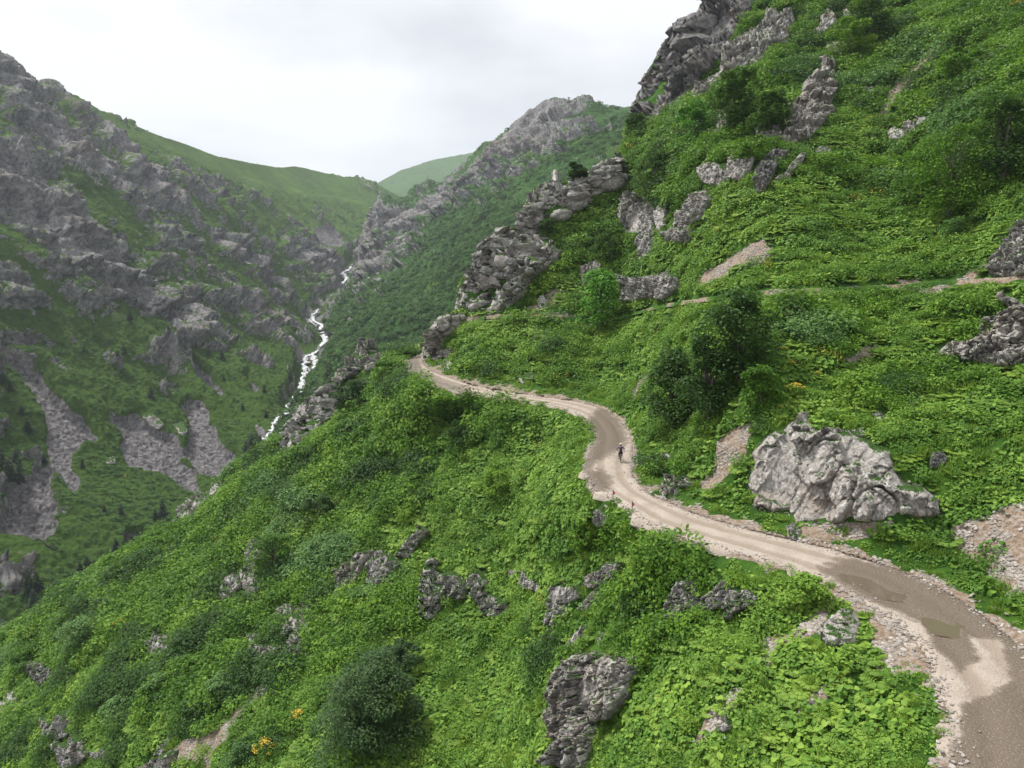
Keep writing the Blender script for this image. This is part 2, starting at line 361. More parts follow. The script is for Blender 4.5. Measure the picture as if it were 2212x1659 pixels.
for q in range(0, len(RO), 12):
    for e_ in (RO[q], RI[q]):
        if e_[1] < 1850: NEAR_PTS.append((e_[0], e_[1], float(zdepth(e_[0], e_[1]))))
SIL = [(-500,1720),(-200,1500),(0,1378),(60,1340),(130,1290),(200,1235),(290,1190),(345,1150),(400,1095),(470,1055),(520,1000),(560,970),(600,940),(640,890),(700,850),(740,812),(800,775),
 (850,768),(870,762),(905,752),(925,735),(938,700),(985,682),(1000,640),(1005,610),(1060,525),(1090,500),(1135,488),(1155,440),(1190,400),(1245,392),(1300,370),(1345,345),(1380,285),(1376,220),(1400,150),(1440,95),(1500,52),(1530,0),(1600,-150),(1700,-450)]
SIL = [(u, v+(13 if 0 <= u < 850 else 0)) for u, v in SIL]
NEAR = Surf(NEAR_PTS, SIL, [(3300, -450), (3300, 2700), (-500, 2700)], lam=2e-5, back=2.5, down=1.6)
RP = at(RO[:, 0], RO[:, 1], zdepth(RO[:, 0], RO[:, 1])); RQ = at(RI[:, 0], RI[:, 1], zdepth(RI[:, 0], RI[:, 1])); RC = (RP+RQ)/2
ROADPOLY = [tuple(x) for x in RO]+[tuple(x) for x in RI[::-1]]

BARE = [([(1000,686),(1100,681),(1200,683),(1290,690),(1290,697),(1200,691),(1100,689),(1000,694)], .8), ([(1640,630),(1800,626),(1950,618),(2110,607),(2140,610),(1960,626),(1800,633),(1640,637)], .62),
 (Z5([(1460,600),(1540,460),(1620,370),(1720,280),(1800,235),(1790,260),(1700,340),(1640,400),(1560,490),(1480,590)]), 1.7),
 (Z5([(470,1540),(520,1480),(600,1400),(700,1330),(820,1280),(870,1360),(760,1400),(650,1430),(560,1510)]), 1.),
 (Z6([(490,1090),(560,1000),(600,900),(700,830),(790,810),(740,900),(720,970),(640,1020),(560,1080),(520,1150)]), 1.6),
 (Z8([(600,1130),(750,1030),(860,960),(960,900),(1050,860),(1020,920),(970,970),(900,1060),(900,1140),(650,1140)]), .95),
 (Z6([(1820,1330),(1900,1300),(2080,1240),(2212,1210),(2400,1200),(2400,1700),(2200,1720),(2080,1640),(1950,1500),(1850,1420)]), .8),
 (Z7([(1370,350),(1420,380),(1560,400),(1650,400),(1750,500),(1840,560),(1950,680),(1960,1115),(1860,1115),(1880,900),(1830,720),(1750,700),(1590,720),(1570,560),(1550,450),(1480,420)]), 1.5),
 (Z7([(1210,880),(1280,820),(1380,780),(1400,800),(1350,850),(1240,900)]), .9),
 (Z7([(760,1110),(850,990),(930,860),(1000,800),(1040,830),(960,950),(850,1080)]), .8),
 (Z7([(1360,330),(1300,470),(1220,560),(1090,580),(1100,700),(1150,720),(1200,620),(1320,560),(1400,400)]), .8),
 (Z6([(950,1330),(1250,1300),(1500,1300),(1360,1370),(1150,1420),(980,1390)]), .6),
 (Z4([(1420,960),(1600,900),(1700,950),(1900,920),(1950,1010),(1700,980),(1500,970)]), .55),
 (Z4([(1250,830),(1400,800),(1440,850),(1300,860)]), .7),
 (Z6([(1220,450),(1340,410),(1430,400),(1400,440),(1250,490)]), .6),
 (Z5([(1900,1450),(2050,1380),(2060,1420),(1850,1500)]), .6),
 (Z5([(1520,1500),(1640,1490),(1760,1530),(1740,1590),(1640,1530)]), .8),
 (Z4([(1950,450),(1990,330),(2212,260),(2260,330),(2150,400),(2080,440)]), .5),
 (Z6([(100,640),(230,450),(240,480),(130,660)]), .8),
 (Z7([(420,0),(560,100),(540,60),(600,30),(700,90),(640,100),(560,90),(470,40)]), .6),
 (Z8([(990,870),(1100,780),(1120,830),(1040,870)]), .8)]

def near_nodes(u, v):
    P, d, ins = NEAR.P(u, v)
    return P, d, ins
us = np.arange(-330, 2640, 4.4); vs_ = np.arange(-330, 1960, 4.4); U, Vv = np.meshgrid(us, vs_)
P, fd, ins = near_nodes(U, Vv)
for _ in (0,):
    Nn = vnormals(P); flat = P.reshape(-1, 3)
    dr = np.full(len(flat), 1e9)
    for c in RC[::6]: dr = np.minimum(dr, (flat[:, 0]-c[0])**2+(flat[:, 1]-c[1])**2)
    dr = np.sqrt(dr).reshape(U.shape)
    onroad = inpoly(U, Vv, ROADPOLY)
    dpx, _, _ = nearline(U, Vv, [tuple(x) for x in RO]); dpx2, _, _ = nearline(U, Vv, [tuple(x) for x in RI]); dpx = np.minimum(dpx, dpx2)
    tt = pix(P)[2]; dm = dpx*np.clip(tt, 10, 400)/F        # metres (roughly) from the track edge
    att = sst(0.3, 7.0, dm)*(~onroad)
    rel = 1.6*fbm(flat/14, 4, 3).reshape(U.shape) + .80*fbm(flat/4., 3, 9).reshape(U.shape)
    P = P + Nn*(rel*att)[..., None]
    t_road = zdepth(U, Vv, -0.18); Pr = at(U, Vv, t_road); P = np.where((onroad & (t_road > 0) & (t_road < 300))[..., None], Pr, P)
bare_m = np.zeros(U.shape)
for poly, w in BARE:
    pa_ = np.array(poly); ar_ = abs(np.sum(pa_[:, 0]*np.roll(pa_[:, 1], 1)-pa_[:, 1]*np.roll(pa_[:, 0], 1)))/2; ln_ = np.linalg.norm(pa_.max(0)-pa_.min(0)); amp_ = min(14, .45*ar_/ln_)
    d, _, _ = nearline(U, Vv, poly, True); s_ = np.where(inpoly(U, Vv, poly), d, -d)+2.5+amp_*fbm(P.reshape(-1,3)/3.0, 3, 19, .6).reshape(U.shape); bare_m = np.maximum(bare_m, w*sst(-7, 7, s_))
bare_m = np.maximum(bare_m, 0.95*sst(.75, 0.05, dm+.7*vnoise(P.reshape(-1, 3)/1.7, 23).reshape(U.shape)))
bare_m = np.where(onroad, 1, bare_m)
keep = (fd < 80) & (tt > 8) & (P[..., 1] > 5)
Q = gridfaces(*U.shape, keep.ravel())
NV, NQ, NA = compact(P.reshape(-1, 3), Q, {'bare': bare_m.ravel(), 'u': U.ravel(), 'v': Vv.ravel(), 'dm': dm.ravel(), 'fd': fd.ravel(), 'on': onroad.ravel().astype(float)})
o = mesh('hillside', NV, NQ, M['ground'], True, None, {'bare': NA['bare']}); tag(o, kind='structure')

# ------------------------------------------------------------------ track
m = MT('packed_dirt'); wet = m.attr('wet')
n1 = m.noise(.5, 5, rough=.6); n2 = m.noise(6, 6, rough=.75)
lane = m.attr('lane')
c = m.ramp(m.math('ADD', m.math('MULTIPLY', n1, .6), m.math('MULTIPLY', n2, .4)), [(.3, (.26, .215, .175)), (.5, (.37, .315, .262)), (.7, (.47, .415, .36))])
rut = m.math('ADD', lane, m.math('MULTIPLY', m.math('SUBTRACT', m.noise(.9, 4), .5), .9))
c = m.mix(m.ramp(rut, [(.42, 0.), (.85, .8)]), c, (.26, .21, .165))
wm = m.math('ADD', wet, m.math('MULTIPLY', m.math('SUBTRACT', m.noise(1.1, 6, rough=.75), .5), 1.5))
wf = m.ramp(wm, [(.20, 0.), (.38, .7), (.65, 1.)])
c = m.mix(wf, c, m.mix(n2, (.105, .083, .062), (.19, .15, .115)))
st_ = m.voro(9, 'F1'); c = m.mix(m.ramp(st_, [(.12, .5), (.2, 0.)]), c, (.5, .47, .43))
ro = m.ramp(wf, [(0, .92), (1, .5)])
M['road'] = m.done(c, ro, .25, m.bump(m.math('ADD', n2, st_), .05, .8))
nw = 45; V = []; A = []; W = []
def pix_rel(p): return pix(p)
WETP = [Z7([(1340,255),(1480,225),(1640,260),(1800,330),(1960,380),(2100,480),(2190,560),(2212,700),(2180,760),(2120,560),(2080,540),(1980,560),(2000,640),(1940,690),(1850,600),(1780,480),(1560,390),(1400,300)]),
        Z7([(1960,860),(2060,810),(2150,760),(2212,700),(2300,760),(2300,1200),(2100,1200),(2080,1115),(1940,1115),(1930,1000)]),
        [(1300,880),(1330,905),(1350,950),(1320,975),(1275,1000),(1270,1020),(1262,1010),(1290,950),(1275,910)], [(1268,1020),(1300,1020),(1320,1040),(1300,1060),(1275,1045)], [(880,770),(905,785),(900,800),(960,830),(1010,845),(900,812),(878,795)]]
for i in range(len(RP)):
    for j in range(nw):
        s_ = j/(nw-1); wob = 0.30*math.sin(i*.31)+.20*math.sin(i*.73+1)+.08*math.sin(i*1.4)
        p = RP[i]*(1-s_)+RQ[i]*s_; out = (RP[i]-RQ[i]); out /= np.linalg.norm(out)
        if j == 0: p = p+out*(.45+wob)
        if j == 1: p = RP[i]+out*(.3+wob)
        if j == nw-1: p = p-out*(.4-wob*.6)
        if j == nw-2: p = RQ[i]-out*(.25-wob*.6)
        crown = -.07*(math.exp(-((s_-.3)/.1)**2)+math.exp(-((s_-.7)/.1)**2)); edge = -.45 if j in (0, nw-1) else -.05 if j in (1, nw-2) else 0
        V.append((p[0], p[1], .02+crown+edge)); A.append(math.exp(-((s_-.3)/.12)**2)+math.exp(-((s_-.72)/.12)**2))
V = np.array(V); pu, pv, _ = pix(V); W = np.zeros(len(V))
for poly in WETP:
    d, _, _ = nearline(pu, pv, poly, True); W = np.maximum(W, sst(-24, 20, np.where(inpoly(pu, pv, poly), d, -d)+16*fbm(V/1.6, 4, 37, .65)*np.clip(30/pix(V)[2], .25, 1.)))
V[:, 2] += .05*fbm(V/1.2, 3, 31)
PUD = [Z7([(1440,285),(1540,298),(1640,342),(1715,368),(1710,392),(1600,385),(1505,345),(1450,315)]), Z7([(1785,475),(1860,480),(1935,508),(1948,562),(1900,552),(1815,530)])]
for poly in PUD:
    d, _, _ = nearline(pu, pv, poly, True); V[:, 2] -= .07*sst(-6, 8, np.where(inpoly(pu, pv, poly), d, -d)+5*fbm(V/.9, 3, 47))
o = mesh('dirt_road', V, gridfaces(len(RP), nw)[:, ::-1], M['road'], True, None, {'wet': W, 'lane': np.array(A)}); tag(o, kind='structure')
mw = MT('muddy_water'); M['puddle'] = mw.done((.13, .105, .075), .03, 1.0, mw.bump(mw.noise(3, 2), .01, .3))
for poly in PUD:
    q = dense(poly+[poly[0]], 5)[:-1]
    if len(q) < 20: continue
    c_ = q.mean(0); q = c_+(q-c_)*(1.2+.2*vnoise(np.stack([q[:, 0]/9, q[:, 1]/9, q[:, 0]*0], 1), 5)[:, None]); P_ = at(q[:, 0], q[:, 1], zdepth(q[:, 0], q[:, 1], -.022)); tag(mesh('puddle', P_, [list(range(len(P_)))], M['puddle']), kind='structure')

# ------------------------------------------------------------------ left mountain, valley side, far hill
LEFT_PTS = [(-400,-150,620),(0,130,720),(200,225,880),(400,300,1080),(640,365,1500),(830,400,1750),(1000,450,1900),(-400,400,480),(0,400,560),(200,450,640),(400,500,780),(600,520,1050),(740,500,1350),(900,560,1400),
 (-400,700,400),(0,700,450),(200,700,520),(400,700,620),(600,700,780),(690,690,900),(760,590,1170),(-400,1000,320),(0,1000,360),(200,1000,390),(400,950,450),(550,950,462),(640,860,560),(620,900,495),(800,800,640),
 (-400,1400,250),(0,1300,290),(200,1250,320),(400,1150,370),(600,1100,405),(800,1000,450),(200,1600,260)]
LSIL = [(-600,-220),(-200,20),(0,130),(45,160),(90,188),(140,205),(200,232),(260,262),(330,290),(400,312),(470,338),(540,352),(600,362),(640,360),(700,375),(760,385),(800,392),(840,415),(900,440),(1000,480),(1200,560)]
LEFT = Surf(LEFT_PTS, LSIL, [(1200, 1800), (-600, 1800)], lam=1e-6, back=2.5, down=.8)
MID_PTS = [(750,590,1150),(815,440,1200),(900,430,1150),(1050,312,1050),(1250,222,950),(1380,235,850),(1700,300,700),(690,700,890),(800,650,850),(900,600,800),(1000,500,850),(1100,450,780),(1200,400,720),(1300,350,680),
 (640,860,560),(700,800,590),(750,750,600),(850,700,600),(900,760,500),(1000,650,560),(1100,560,560),(1300,500,500),(590,950,470),(700,900,450),(800,850,420),(500,1080,420),(1000,850,380),(1500,700,350)]
MSIL = [(400,1250),(480,1110),(575,965),(600,920),(625,885),(650,850),(665,800),(690,760),(700,730),(690,695),(700,670),(740,620),(752,590),(775,560),(790,510),(812,450),(828,424),(850,438),(880,430),(905,405),(930,408),(960,400),(1000,368),(1050,312),(1110,298),(1150,262),(1200,238),(1250,222),(1290,232),(1340,236),(1380,232),(1500,225),(1750,300)]
MID = Surf(MID_PTS, MSIL, [(1750, 1250)], lam=1e-6, back=2.5, down=1.0)
FAR_PTS = [(600,500,2600),(820,400,2900),(1000,335,3300),(1200,300,3400),(900,450,2600),(1200,500,2500)]
FSIL = [(600,520),(740,430),(815,396),(870,368),(930,347),(985,338),(1030,330),(1060,322),(1150,310),(1300,300)]
FAR = Surf(FAR_PTS, FSIL, [(1300, 700), (600, 700)], back=2, down=.6)

TERR = [(998,688),(1100,683),(1200,686),(1290,693),(1350,684),(1420,664),(1500,650),(1640,632),(1770,627),(1900,622),(2010,614),(2130,606),(2260,598)]
RIVERS = [Z4([(712,92),(690,118),(648,138),(655,160),(672,180),(660,200),(648,218)]),
 Z4([(470,400),(455,425),(425,450),(435,490),(480,520),(490,570),(515,610),(520,640),(490,670),(470,705),(430,735),(440,770),(460,790),(430,830),(390,870),(360,910),(350,960),(375,1000),(340,1020),(312,1040),(290,1075),(265,1100),(250,1150),(215,1180),(180,1192),(160,1225),(150,1265),(130,1300),(95,1335),(110,1360),(140,1385)]),
 Z4([(420,735),(385,745),(370,780),(365,830),(385,860)]), Z4([(395,470),(420,500),(455,525)]), Z4([(330,1010),(350,1000),(385,1015)]),
 Z4([(318,1035),(290,1075),(265,1100),(250,1160)]), Z4([(185,1188),(160,1225),(150,1265),(130,1300),(95,1335),(110,1360),(140,1385)])]
def blobs(U, V, L):
    o = np.zeros(U.shape)
    for u, v, ru, rv, ang, w in L:
        c, s = math.cos(R(ang)), math.sin(R(ang)); x = (U-u)*c+(V-v)*s; y = -(U-u)*s+(V-v)*c
        o += w*np.exp(-(x/ru)**2-(y/rv)**2)
    return o
# where bare rock shows (x, y, radii, tilt, weight)
LROCK = [(60,230,150,80,35,.8),(200,330,200,60,35,.8),(60,420,120,110,30,.7),(330,420,110,50,40,.6),(430,400,50,80,-50,.3),(120,560,130,90,50,.9),(230,640,40,70,80,.9),(330,570,60,60,50,.8),(60,640,110,60,0,.7),
 (450,560,70,50,40,.5),(300,690,30,40,60,.5),(400,700,60,60,60,.7),(520,560,80,25,35,.6),(560,640,50,40,40,.5),(500,650,60,40,45,.5),(360,770,25,60,80,1.),(360,860,35,45,60,1.),(240,800,50,25,20,.7),(170,690,100,18,0,.4),
 (700,470,60,35,60,.7),(640,430,60,25,20,.35),(770,430,40,60,60,.4),(720,620,45,45,0,.6),(480,440,30,60,-45,.5),(690,560,40,40,30,.4),(60,760,40,15,0,.6),(210,715,40,15,0,.6),(340,910,30,20,0,.6),(60,920,40,60,60,.5),(80,990,25,40,80,.6),(120,960,20,60,85,.0),
 (20,1290,40,45,70,1.1),(40,1230,20,40,0,.5),(600,760,30,60,50,.35),(560,800,25,60,60,.3),(620,900,20,40,-60,.7),(660,780,18,60,-65,.7),(700,690,30,50,-60,.7),(420,800,30,60,60,.35),(130,1140,15,20,0,.6)]
LGREEN = [(560,380,260,45,17,.9),(430,350,100,30,20,.8),(620,420,120,40,25,.5),(560,500,80,25,50,.4),(180,760,230,60,10,.5),(200,900,200,90,0,.7),(330,1080,260,120,0,1.),(530,860,80,100,40,.5),(40,700,80,20,0,.6),(760,520,40,60,-60,.4),(260,740,60,30,0,.2),(450,780,60,60,0,.3)]
def scree_polys():
    return [Z3([(0,500),(30,490),(130,530),(230,600),(270,700),(340,760),(400,830),(470,870),(570,970),(500,960),(430,1030),(420,1110),(470,1200),(430,1280),(400,1250),(380,1180),(290,1210),(320,1390),(320,1530),(230,1620),(150,1590),(0,1610),(0,1500),(60,1350),(120,1300),(180,1200),(220,1130),(290,1100),(270,850),(180,740),(60,590)]),
     Z3([(600,790),(700,860),(790,850),(930,940),(1000,960),(1090,1030),(1120,1000),(1120,880),(1050,830),(1120,750),(1190,760),(1250,830),(1240,880),(1300,960),(1390,1090),(1370,1150),(1280,1190),(1200,1160),(1100,1080),(1060,1090),(1150,1160),(1170,1280),(1090,1230),(1000,1160),(860,1130),(780,1100),(720,1020),(720,940),(640,860)]),
     Z2([(1710,1250),(1790,1240),(1850,1300),(1870,1340),(1800,1350),(1740,1320)]), Z3([(1530,60),(1640,160),(1750,240),(1700,240),(1600,160)]), Z3([(1400,160),(1560,260),(1740,430),(1640,400),(1500,270)]), Z3([(1090,520),(1200,600),(1320,720),(1300,730),(1170,620)]), Z3([(730,1550),(820,1560),(800,1630),(740,1640)]), Z3([(1450,640),(1530,690),(1520,700)]), Z3([(1520,880),(1600,930),(1640,1000),(1590,1010)])]
def mountain(name, S, mat, u0, u1, v0, v1, st, rockfn, screes, kind_amp, maxd=90, seed=0):
    us = np.arange(u0, u1, st); vv = np.arange(v0, v1, st); U, V = np.meshgrid(us, vv); P, fd, ins = S.P(U, V); N = vnormals(P)
    # smooth the normals so displacement does not fold
    for _ in range(6):
        N[1:-1, 1:-1] = (N[1:-1, 1:-1]*2+N[:-2, 1:-1]+N[2:, 1:-1]+N[1:-1, :-2]+N[1:-1, 2:])/6
    N /= np.linalg.norm(N, axis=-1, keepdims=True)
    fl = P.reshape(-1, 3); rock, smooth = rockfn(U, V, fl)
    sc = np.zeros(U.shape)
    for poly in screes:
        d, _, _ = nearline(U, V, poly, True); sc = np.maximum(sc, sst(-8, 8, np.where(inpoly(U, V, poly), d, -d)+3+12*fbm(fl/18, 4, 77, .6).reshape(U.shape)))
    a = kind_amp; q = np.stack([fl[:, 0]*.45, fl[:, 1], fl[:, 2]*.40], 1); cliff = np.stack([fl[:, 0], fl[:, 1], fl[:, 2]*.28], 1)
    rib = fbm(q/(75*a), 5, seed, .55, True).reshape(U.shape); rock = rock+.30*(rib-.1)
    calm = (1-smooth)*(1-.85*sc)
    disp = calm*(a*17*rib) + a*2.5*fbm(fl/(16*a), 4, seed+5).reshape(U.shape)*(1-.7*sc)*(1-.6*smooth)
    rm = sst(.40, .62, rock)*(1-sc)
    bl = blocks(cliff/(34*a), seed+40, 7*a, .35)+blocks(cliff/(11*a), seed+41, 2.6*a, .5)+blocks(cliff/(4.*a), seed+42, 1.3*a, .8)
    disp += rm*(bl.reshape(U.shape)+5*a)
    f1, _, _, _ = worley(fl/(3.2*a), seed+60); disp += (1-rm)*(1-sc)*(1-.6*smooth)*1.7*a*(1-np.clip(f1, 0, 1)).reshape(U.shape)
    disp += sc*(.7*a*(blocks(fl/(2.5*a), seed+61, 1., 1.)).reshape(U.shape)-1.5)
    rd = np.full(U.shape, 1e9)
    for rp_ in RIVERS: rd = np.minimum(rd, nearline(U, V, rp_)[0])
    disp = disp*sst(8, 34, rd)*(1-.55*sst(40, 0, nearline(U, V, S.fold[:-1])[0])*(1-.4*rm))
    rock = np.maximum(rock, .75*sst(16, 4, rd)+.3*vnoise(fl/9, 55).reshape(U.shape)*sst(16, 4, rd))
    # stepped cliffs: steep faces with ledges between them
    nh = N*np.array([1, 1, 0]); nh /= np.linalg.norm(nh, axis=-1, keepdims=True)+1e-9
    for H_, w_ in ((34*a, .50), (13*a, .45)):
        ph = fl[:, 2].reshape(U.shape)/H_ + 1.1*fbm(fl/(3.2*H_), 3, seed+91).reshape(U.shape); fr = ph-np.floor(ph)
        saw = np.where(fr < .8, fr/.8, (1-fr)/.2)-.5; P = P + nh*(saw*H_*w_*rm*sst(10, 36, rd)*sst(-5, 45, nearline(U, V, S.fold[:-1])[0]))[..., None]
    P2 = P + N*disp[..., None]
    N2 = vnormals(P2); up = N2[..., 2]
    rock2 = rock + .42*(0.50-up)
    yl = sst(.2, .55, fbm(fl/(38*a), 4, seed+8).reshape(U.shape))*.7
    Q = gridfaces(*U.shape, (fd < maxd).ravel())
    Vx, Qx, A = compact(P2.reshape(-1, 3), Q, {'rock': rock2.ravel(), 'scree': sc.ravel(), 'bloom': yl.ravel(), 'u': U.ravel(), 'v': V.ravel(), 'fd': fd.ravel()})
    o = mesh(name, Vx, Qx, mat, False, None, {k: A[k] for k in ('rock', 'scree', 'bloom')}); tag(o, kind='structure')
    return Vx, Qx, A
def lrock(U, V, fl):
    b = blobs(U, V, LROCK)-blobs(U, V, LGREEN)
    q = np.stack([fl[:, 0]*.5, fl[:, 1], fl[:, 2]*.5], 1)
    n = fbm(q/70, 6, 13, .62).reshape(U.shape); n2 = fbm(fl/22, 4, 18, .6).reshape(U.shape)
    return .245 + .34*np.clip(b, -1.0, 1.0) + .85*n + .28*n2, np.clip(blobs(U, V, [(520,350,330,40,17,1.),(700,400,200,25,10,.6),(330,1080,300,120,0,.7)]), 0, .9)
LV, LQ, LA = mountain('left_mountain', LEFT, M['left'], -130, 900, 40, 1480, 2.3, lrock, scree_polys(), 1.0, 80, 100)
MROCK = [(860,480,40,70,-60,.9),(840,560,50,60,-60,.8),(930,460,70,60,0,.6),(1050,380,60,110,35,.8),(1180,290,90,60,20,.9),(1260,270,40,50,0,.6),(800,640,40,50,-50,.5),(780,560,25,60,-60,.8),(700,720,25,60,-60,.6),(920,560,50,40,-40,.5),(800,730,25,50,-40,.5),(870,650,40,25,-30,.4),(1080,470,40,60,50,.4),(1230,340,50,50,0,.4),(620,900,20,40,-60,.7),(1330,300,30,40,0,.3)]
MGREEN = [(1000,620,200,120,-40,.9),(1320,250,40,30,10,.7),(850,760,150,60,-30,.6),(1250,420,120,80,-40,.4),(960,500,30,80,-60,.3)]
def mrock(U, V, fl):
    b = blobs(U, V, MROCK)-blobs(U, V, MGREEN); q = np.stack([fl[:, 0]*.6, fl[:, 1], fl[:, 2]*.4], 1)
    n = fbm(q/60, 6, 213, .62).reshape(U.shape); n2 = fbm(fl/20, 4, 218, .6).reshape(U.shape)
    return .22 + .42*np.clip(b, -.9, 1.05) + .75*n + .28*n2, np.clip(blobs(U, V, [(1330,240,50,20,0,.8)]), 0, .9)
MV, MQ, MA = mountain('valley_side', MID, M['mid'], 430, 1480, 160, 1120, 2.4, mrock, [Z4([(470,700),(530,610),(590,540),(560,620),(520,700),(480,740)])], 1.0, 70, 300)
def frock(U, V, fl): return .12+.3*fbm(fl/150, 4, 5).reshape(U.shape), np.full(U.shape, .75)
FVx, FQ, FA = mountain('far_hill', FAR, M['far'], 620, 1300, 280, 600, 4, frock, [], 3.0, 60, 400)
# ground sheet reaching to the horizon below the valley
o = mesh('valley_floor', [(-4000, -250, -260), (4000, -250, -260), (4000, 5200, -260), (-4000, 5200, -260)], [[0, 1, 2, 3]], M['left'], False); tag(o, kind='structure')

# ------------------------------------------------------------------ depth look-up over the finished terrain
ZS = 3.0; ZW, ZH = int(3000/ZS), int(2500/ZS); ZO = 400
def splat(bufs):
    z = np.full((ZH, ZW), 1e9)
    for X in bufs:
        u, v, t = pix(X); ok = (t > 5)&(u > -ZO)&(u < 2600-3)&(v > -ZO)&(v < 2100-3)
        iu = ((u[ok]+ZO)/ZS).astype(int); iv = ((v[ok]+ZO)/ZS).astype(int); np.minimum.at(z, (iv, iu), t[ok])
    for _ in range(3):
        p = np.pad(z, 1, constant_values=1e9); m_ = np.minimum.reduce([p[:-2, 1:-1], p[2:, 1:-1], p[1:-1, :-2], p[1:-1, 2:]]); z = np.where(z > 1e8, m_, z)
    return z
ZN = splat([NV]); ZF = splat([LV, MV, FVx]); ZA = np.minimum(ZN, ZF)
def look(u, v, z):
    iu = np.clip(((np.asarray(u)+ZO)/ZS).astype(int), 0, ZW-1); iv = np.clip(((np.asarray(v)+ZO)/ZS).astype(int), 0, ZH-1); return z[iv, iu]
def ground(u, v, z=None): return at(u, v, look(u, v, ZA if z is None else z))

# ------------------------------------------------------------------ crags and boulders
CRAGPOLY = []
def crag(poly, label, thick=1.6, mat='rock', name='rock_outcrop', cat='rock outcrop', surf=NEAR, zb=None, cell=None, rough=1.0, lumpy=False, steep=.5, smooth=False, seed=[0]):
    seed[0] += 1; sd = seed[0]*13
    poly = [tuple(map(float, p)) for p in poly]; a = np.array(poly); cu, cv = a.mean(0); w = a.max(0)-a.min(0)
    zb = ZN if zb is None else zb
    tc_ = float(surf.t(np.array(cu), np.array(cv))); ts = [float(surf.t(np.array(p[0]*.6+cu*.4), np.array(p[1]*.6+cv*.4))) for p in poly]; zs = [float(look(p[0]*.6+cu*.4, p[1]*.6+cv*.4, zb)) for p in poly]
    rr = [z/t for z, t in zip(zs, ts) if z < 1e8 and .7 < z/t < 1.3]; k = float(np.median(rr)) if rr else 1.0
    st = max(1.35, math.sqrt(w[0]*w[1])/150); mg = 6
    U, V = np.meshgrid(np.arange(a[:, 0].min()-mg, a[:, 0].max()+mg, st), np.arange(a[:, 1].min()-mg, a[:, 1].max()+mg, st))
    t = surf.t(U, V); zz = look(U, V, zb); rt = zz/t; okr = (rt > .75)&(rt < 1.25)&(surf.P(U, V)[1] < .5); num = np.where(okr, rt, 0.); den = okr*1.
    for _ in range(max(9, int(16/st))):
        for arr in (num, den): arr[1:-1, 1:-1] = (arr[1:-1, 1:-1]+arr[:-2, 1:-1]+arr[2:, 1:-1]+arr[1:-1, :-2]+arr[1:-1, 2:])/5
    t = t*np.where(den > .05, num/np.maximum(den, .05), k); P = at(U, V, t); mpp = tc_*k/F; size = math.sqrt(w[0]*w[1])*mpp
    n = vnormals(P); 
    for _ in range(3): n[1:-1, 1:-1] = (n[1:-1, 1:-1]+n[:-2, 1:-1]+n[2:, 1:-1]+n[1:-1, :-2]+n[1:-1, 2:])/5
    n[..., 2] *= .35; n /= np.linalg.norm(n, axis=-1, keepdims=True)
    vd = -rays(U, V); vd[..., 2] *= .4; vd /= np.linalg.norm(vd, axis=-1, keepdims=True); n = n*.5+vd*.6; n /= np.linalg.norm(n, axis=-1, keepdims=True)
    thick = max(.4 if size < 2.5 else 1.0 if tc_ < 75 else 2.2, min(thick, .25*size+.3))
    d, _, _ = nearline(U, V, poly, True); s = np.where(inpoly(U, V, poly), d, -d); fl = P.reshape(-1, 3)
    wob = min(5, 1.6+.03*min(w)); s = s + (4.2 if tc_ > 75 else 2.2) + wob*fbm(fl/(8*wob*mpp), 3, sd+3).reshape(U.shape)
    sm = s*mpp; prof = np.clip(sm/(.25*size if lumpy else .055*size), 0, 1); prof = np.sqrt(1-(1-prof)**2)
    vv = (V-a[:, 1].min())/max(w[1], 1)                      # steeper face: stands out most near its top
    c = cell or max(size/4.5, 5*mpp); cl = np.stack([fl[:, 0], fl[:, 1], fl[:, 2]*.26], 1)
    if lumpy: rel = .8*blocks(fl/(c*1.6), sd, c*.5, 1.2)+.25*c*fbm(fl/c, 3, sd)
    else: rel = rough*(blocks(cl/c, sd, c*.44, .55)+blocks(cl/(c*.42), sd+1, c*.24, .7)+blocks(cl/(c*.19), sd+2, c*.13, .8)+blocks(cl/(c*.085), sd+3, c*.06, .9)); fz = np.abs(fbm(np.stack([fl[:, 0], fl[:, 1], fl[:, 2]*.22], 1)/(c*.7), 3, sd+8)); rel = rel-.45*c*(1-sst(0, .05, fz))+.04*c*fbm(fl/(c*.5), 4, sd+4)
    rel = rel.reshape(U.shape); rel = np.where(rel < 0, -.55*thick*np.tanh(-rel/(.55*thick)), rel)
    front = prof*(thick*(1.1-.6*vv)+rel) - (1-prof)*.25*thick
    if lumpy: front = prof*(thick+rel)-(1-prof)*.2*thick
    Pf = P + n*front[..., None]; Pb = P - n*(prof*thick*.8)[..., None]
    keep = (s > -1.5*st).ravel(); Q = gridfaces(*U.shape, keep); off = U.size
    Vx = np.concatenate([Pf.reshape(-1, 3), Pb.reshape(-1, 3)]); Qa = np.concatenate([Q, Q[:, ::-1]+off])
    # close the rim
    e = np.concatenate([Q[:, [0, 1]], Q[:, [1, 2]], Q[:, [2, 3]], Q[:, [3, 0]]]); key = np.minimum(e[:, 0], e[:, 1]).astype(np.int64)*10**7+np.maximum(e[:, 0], e[:, 1])
    un, ix, ct = np.unique(key, return_index=True, return_counts=True); be = e[ix[ct == 1]]
    Qa = np.concatenate([Qa, np.stack([be[:, 1], be[:, 0], be[:, 0]+off, be[:, 1]+off], 1)])
    Vx, Qa, _ = compact(Vx, Qa); org = Vx.mean(0); o = mesh(name, Vx-org, Qa, M[mat], smooth); o.location = org
    tag(o, label, cat); CRAGPOLY.append(poly); return o
C = crag
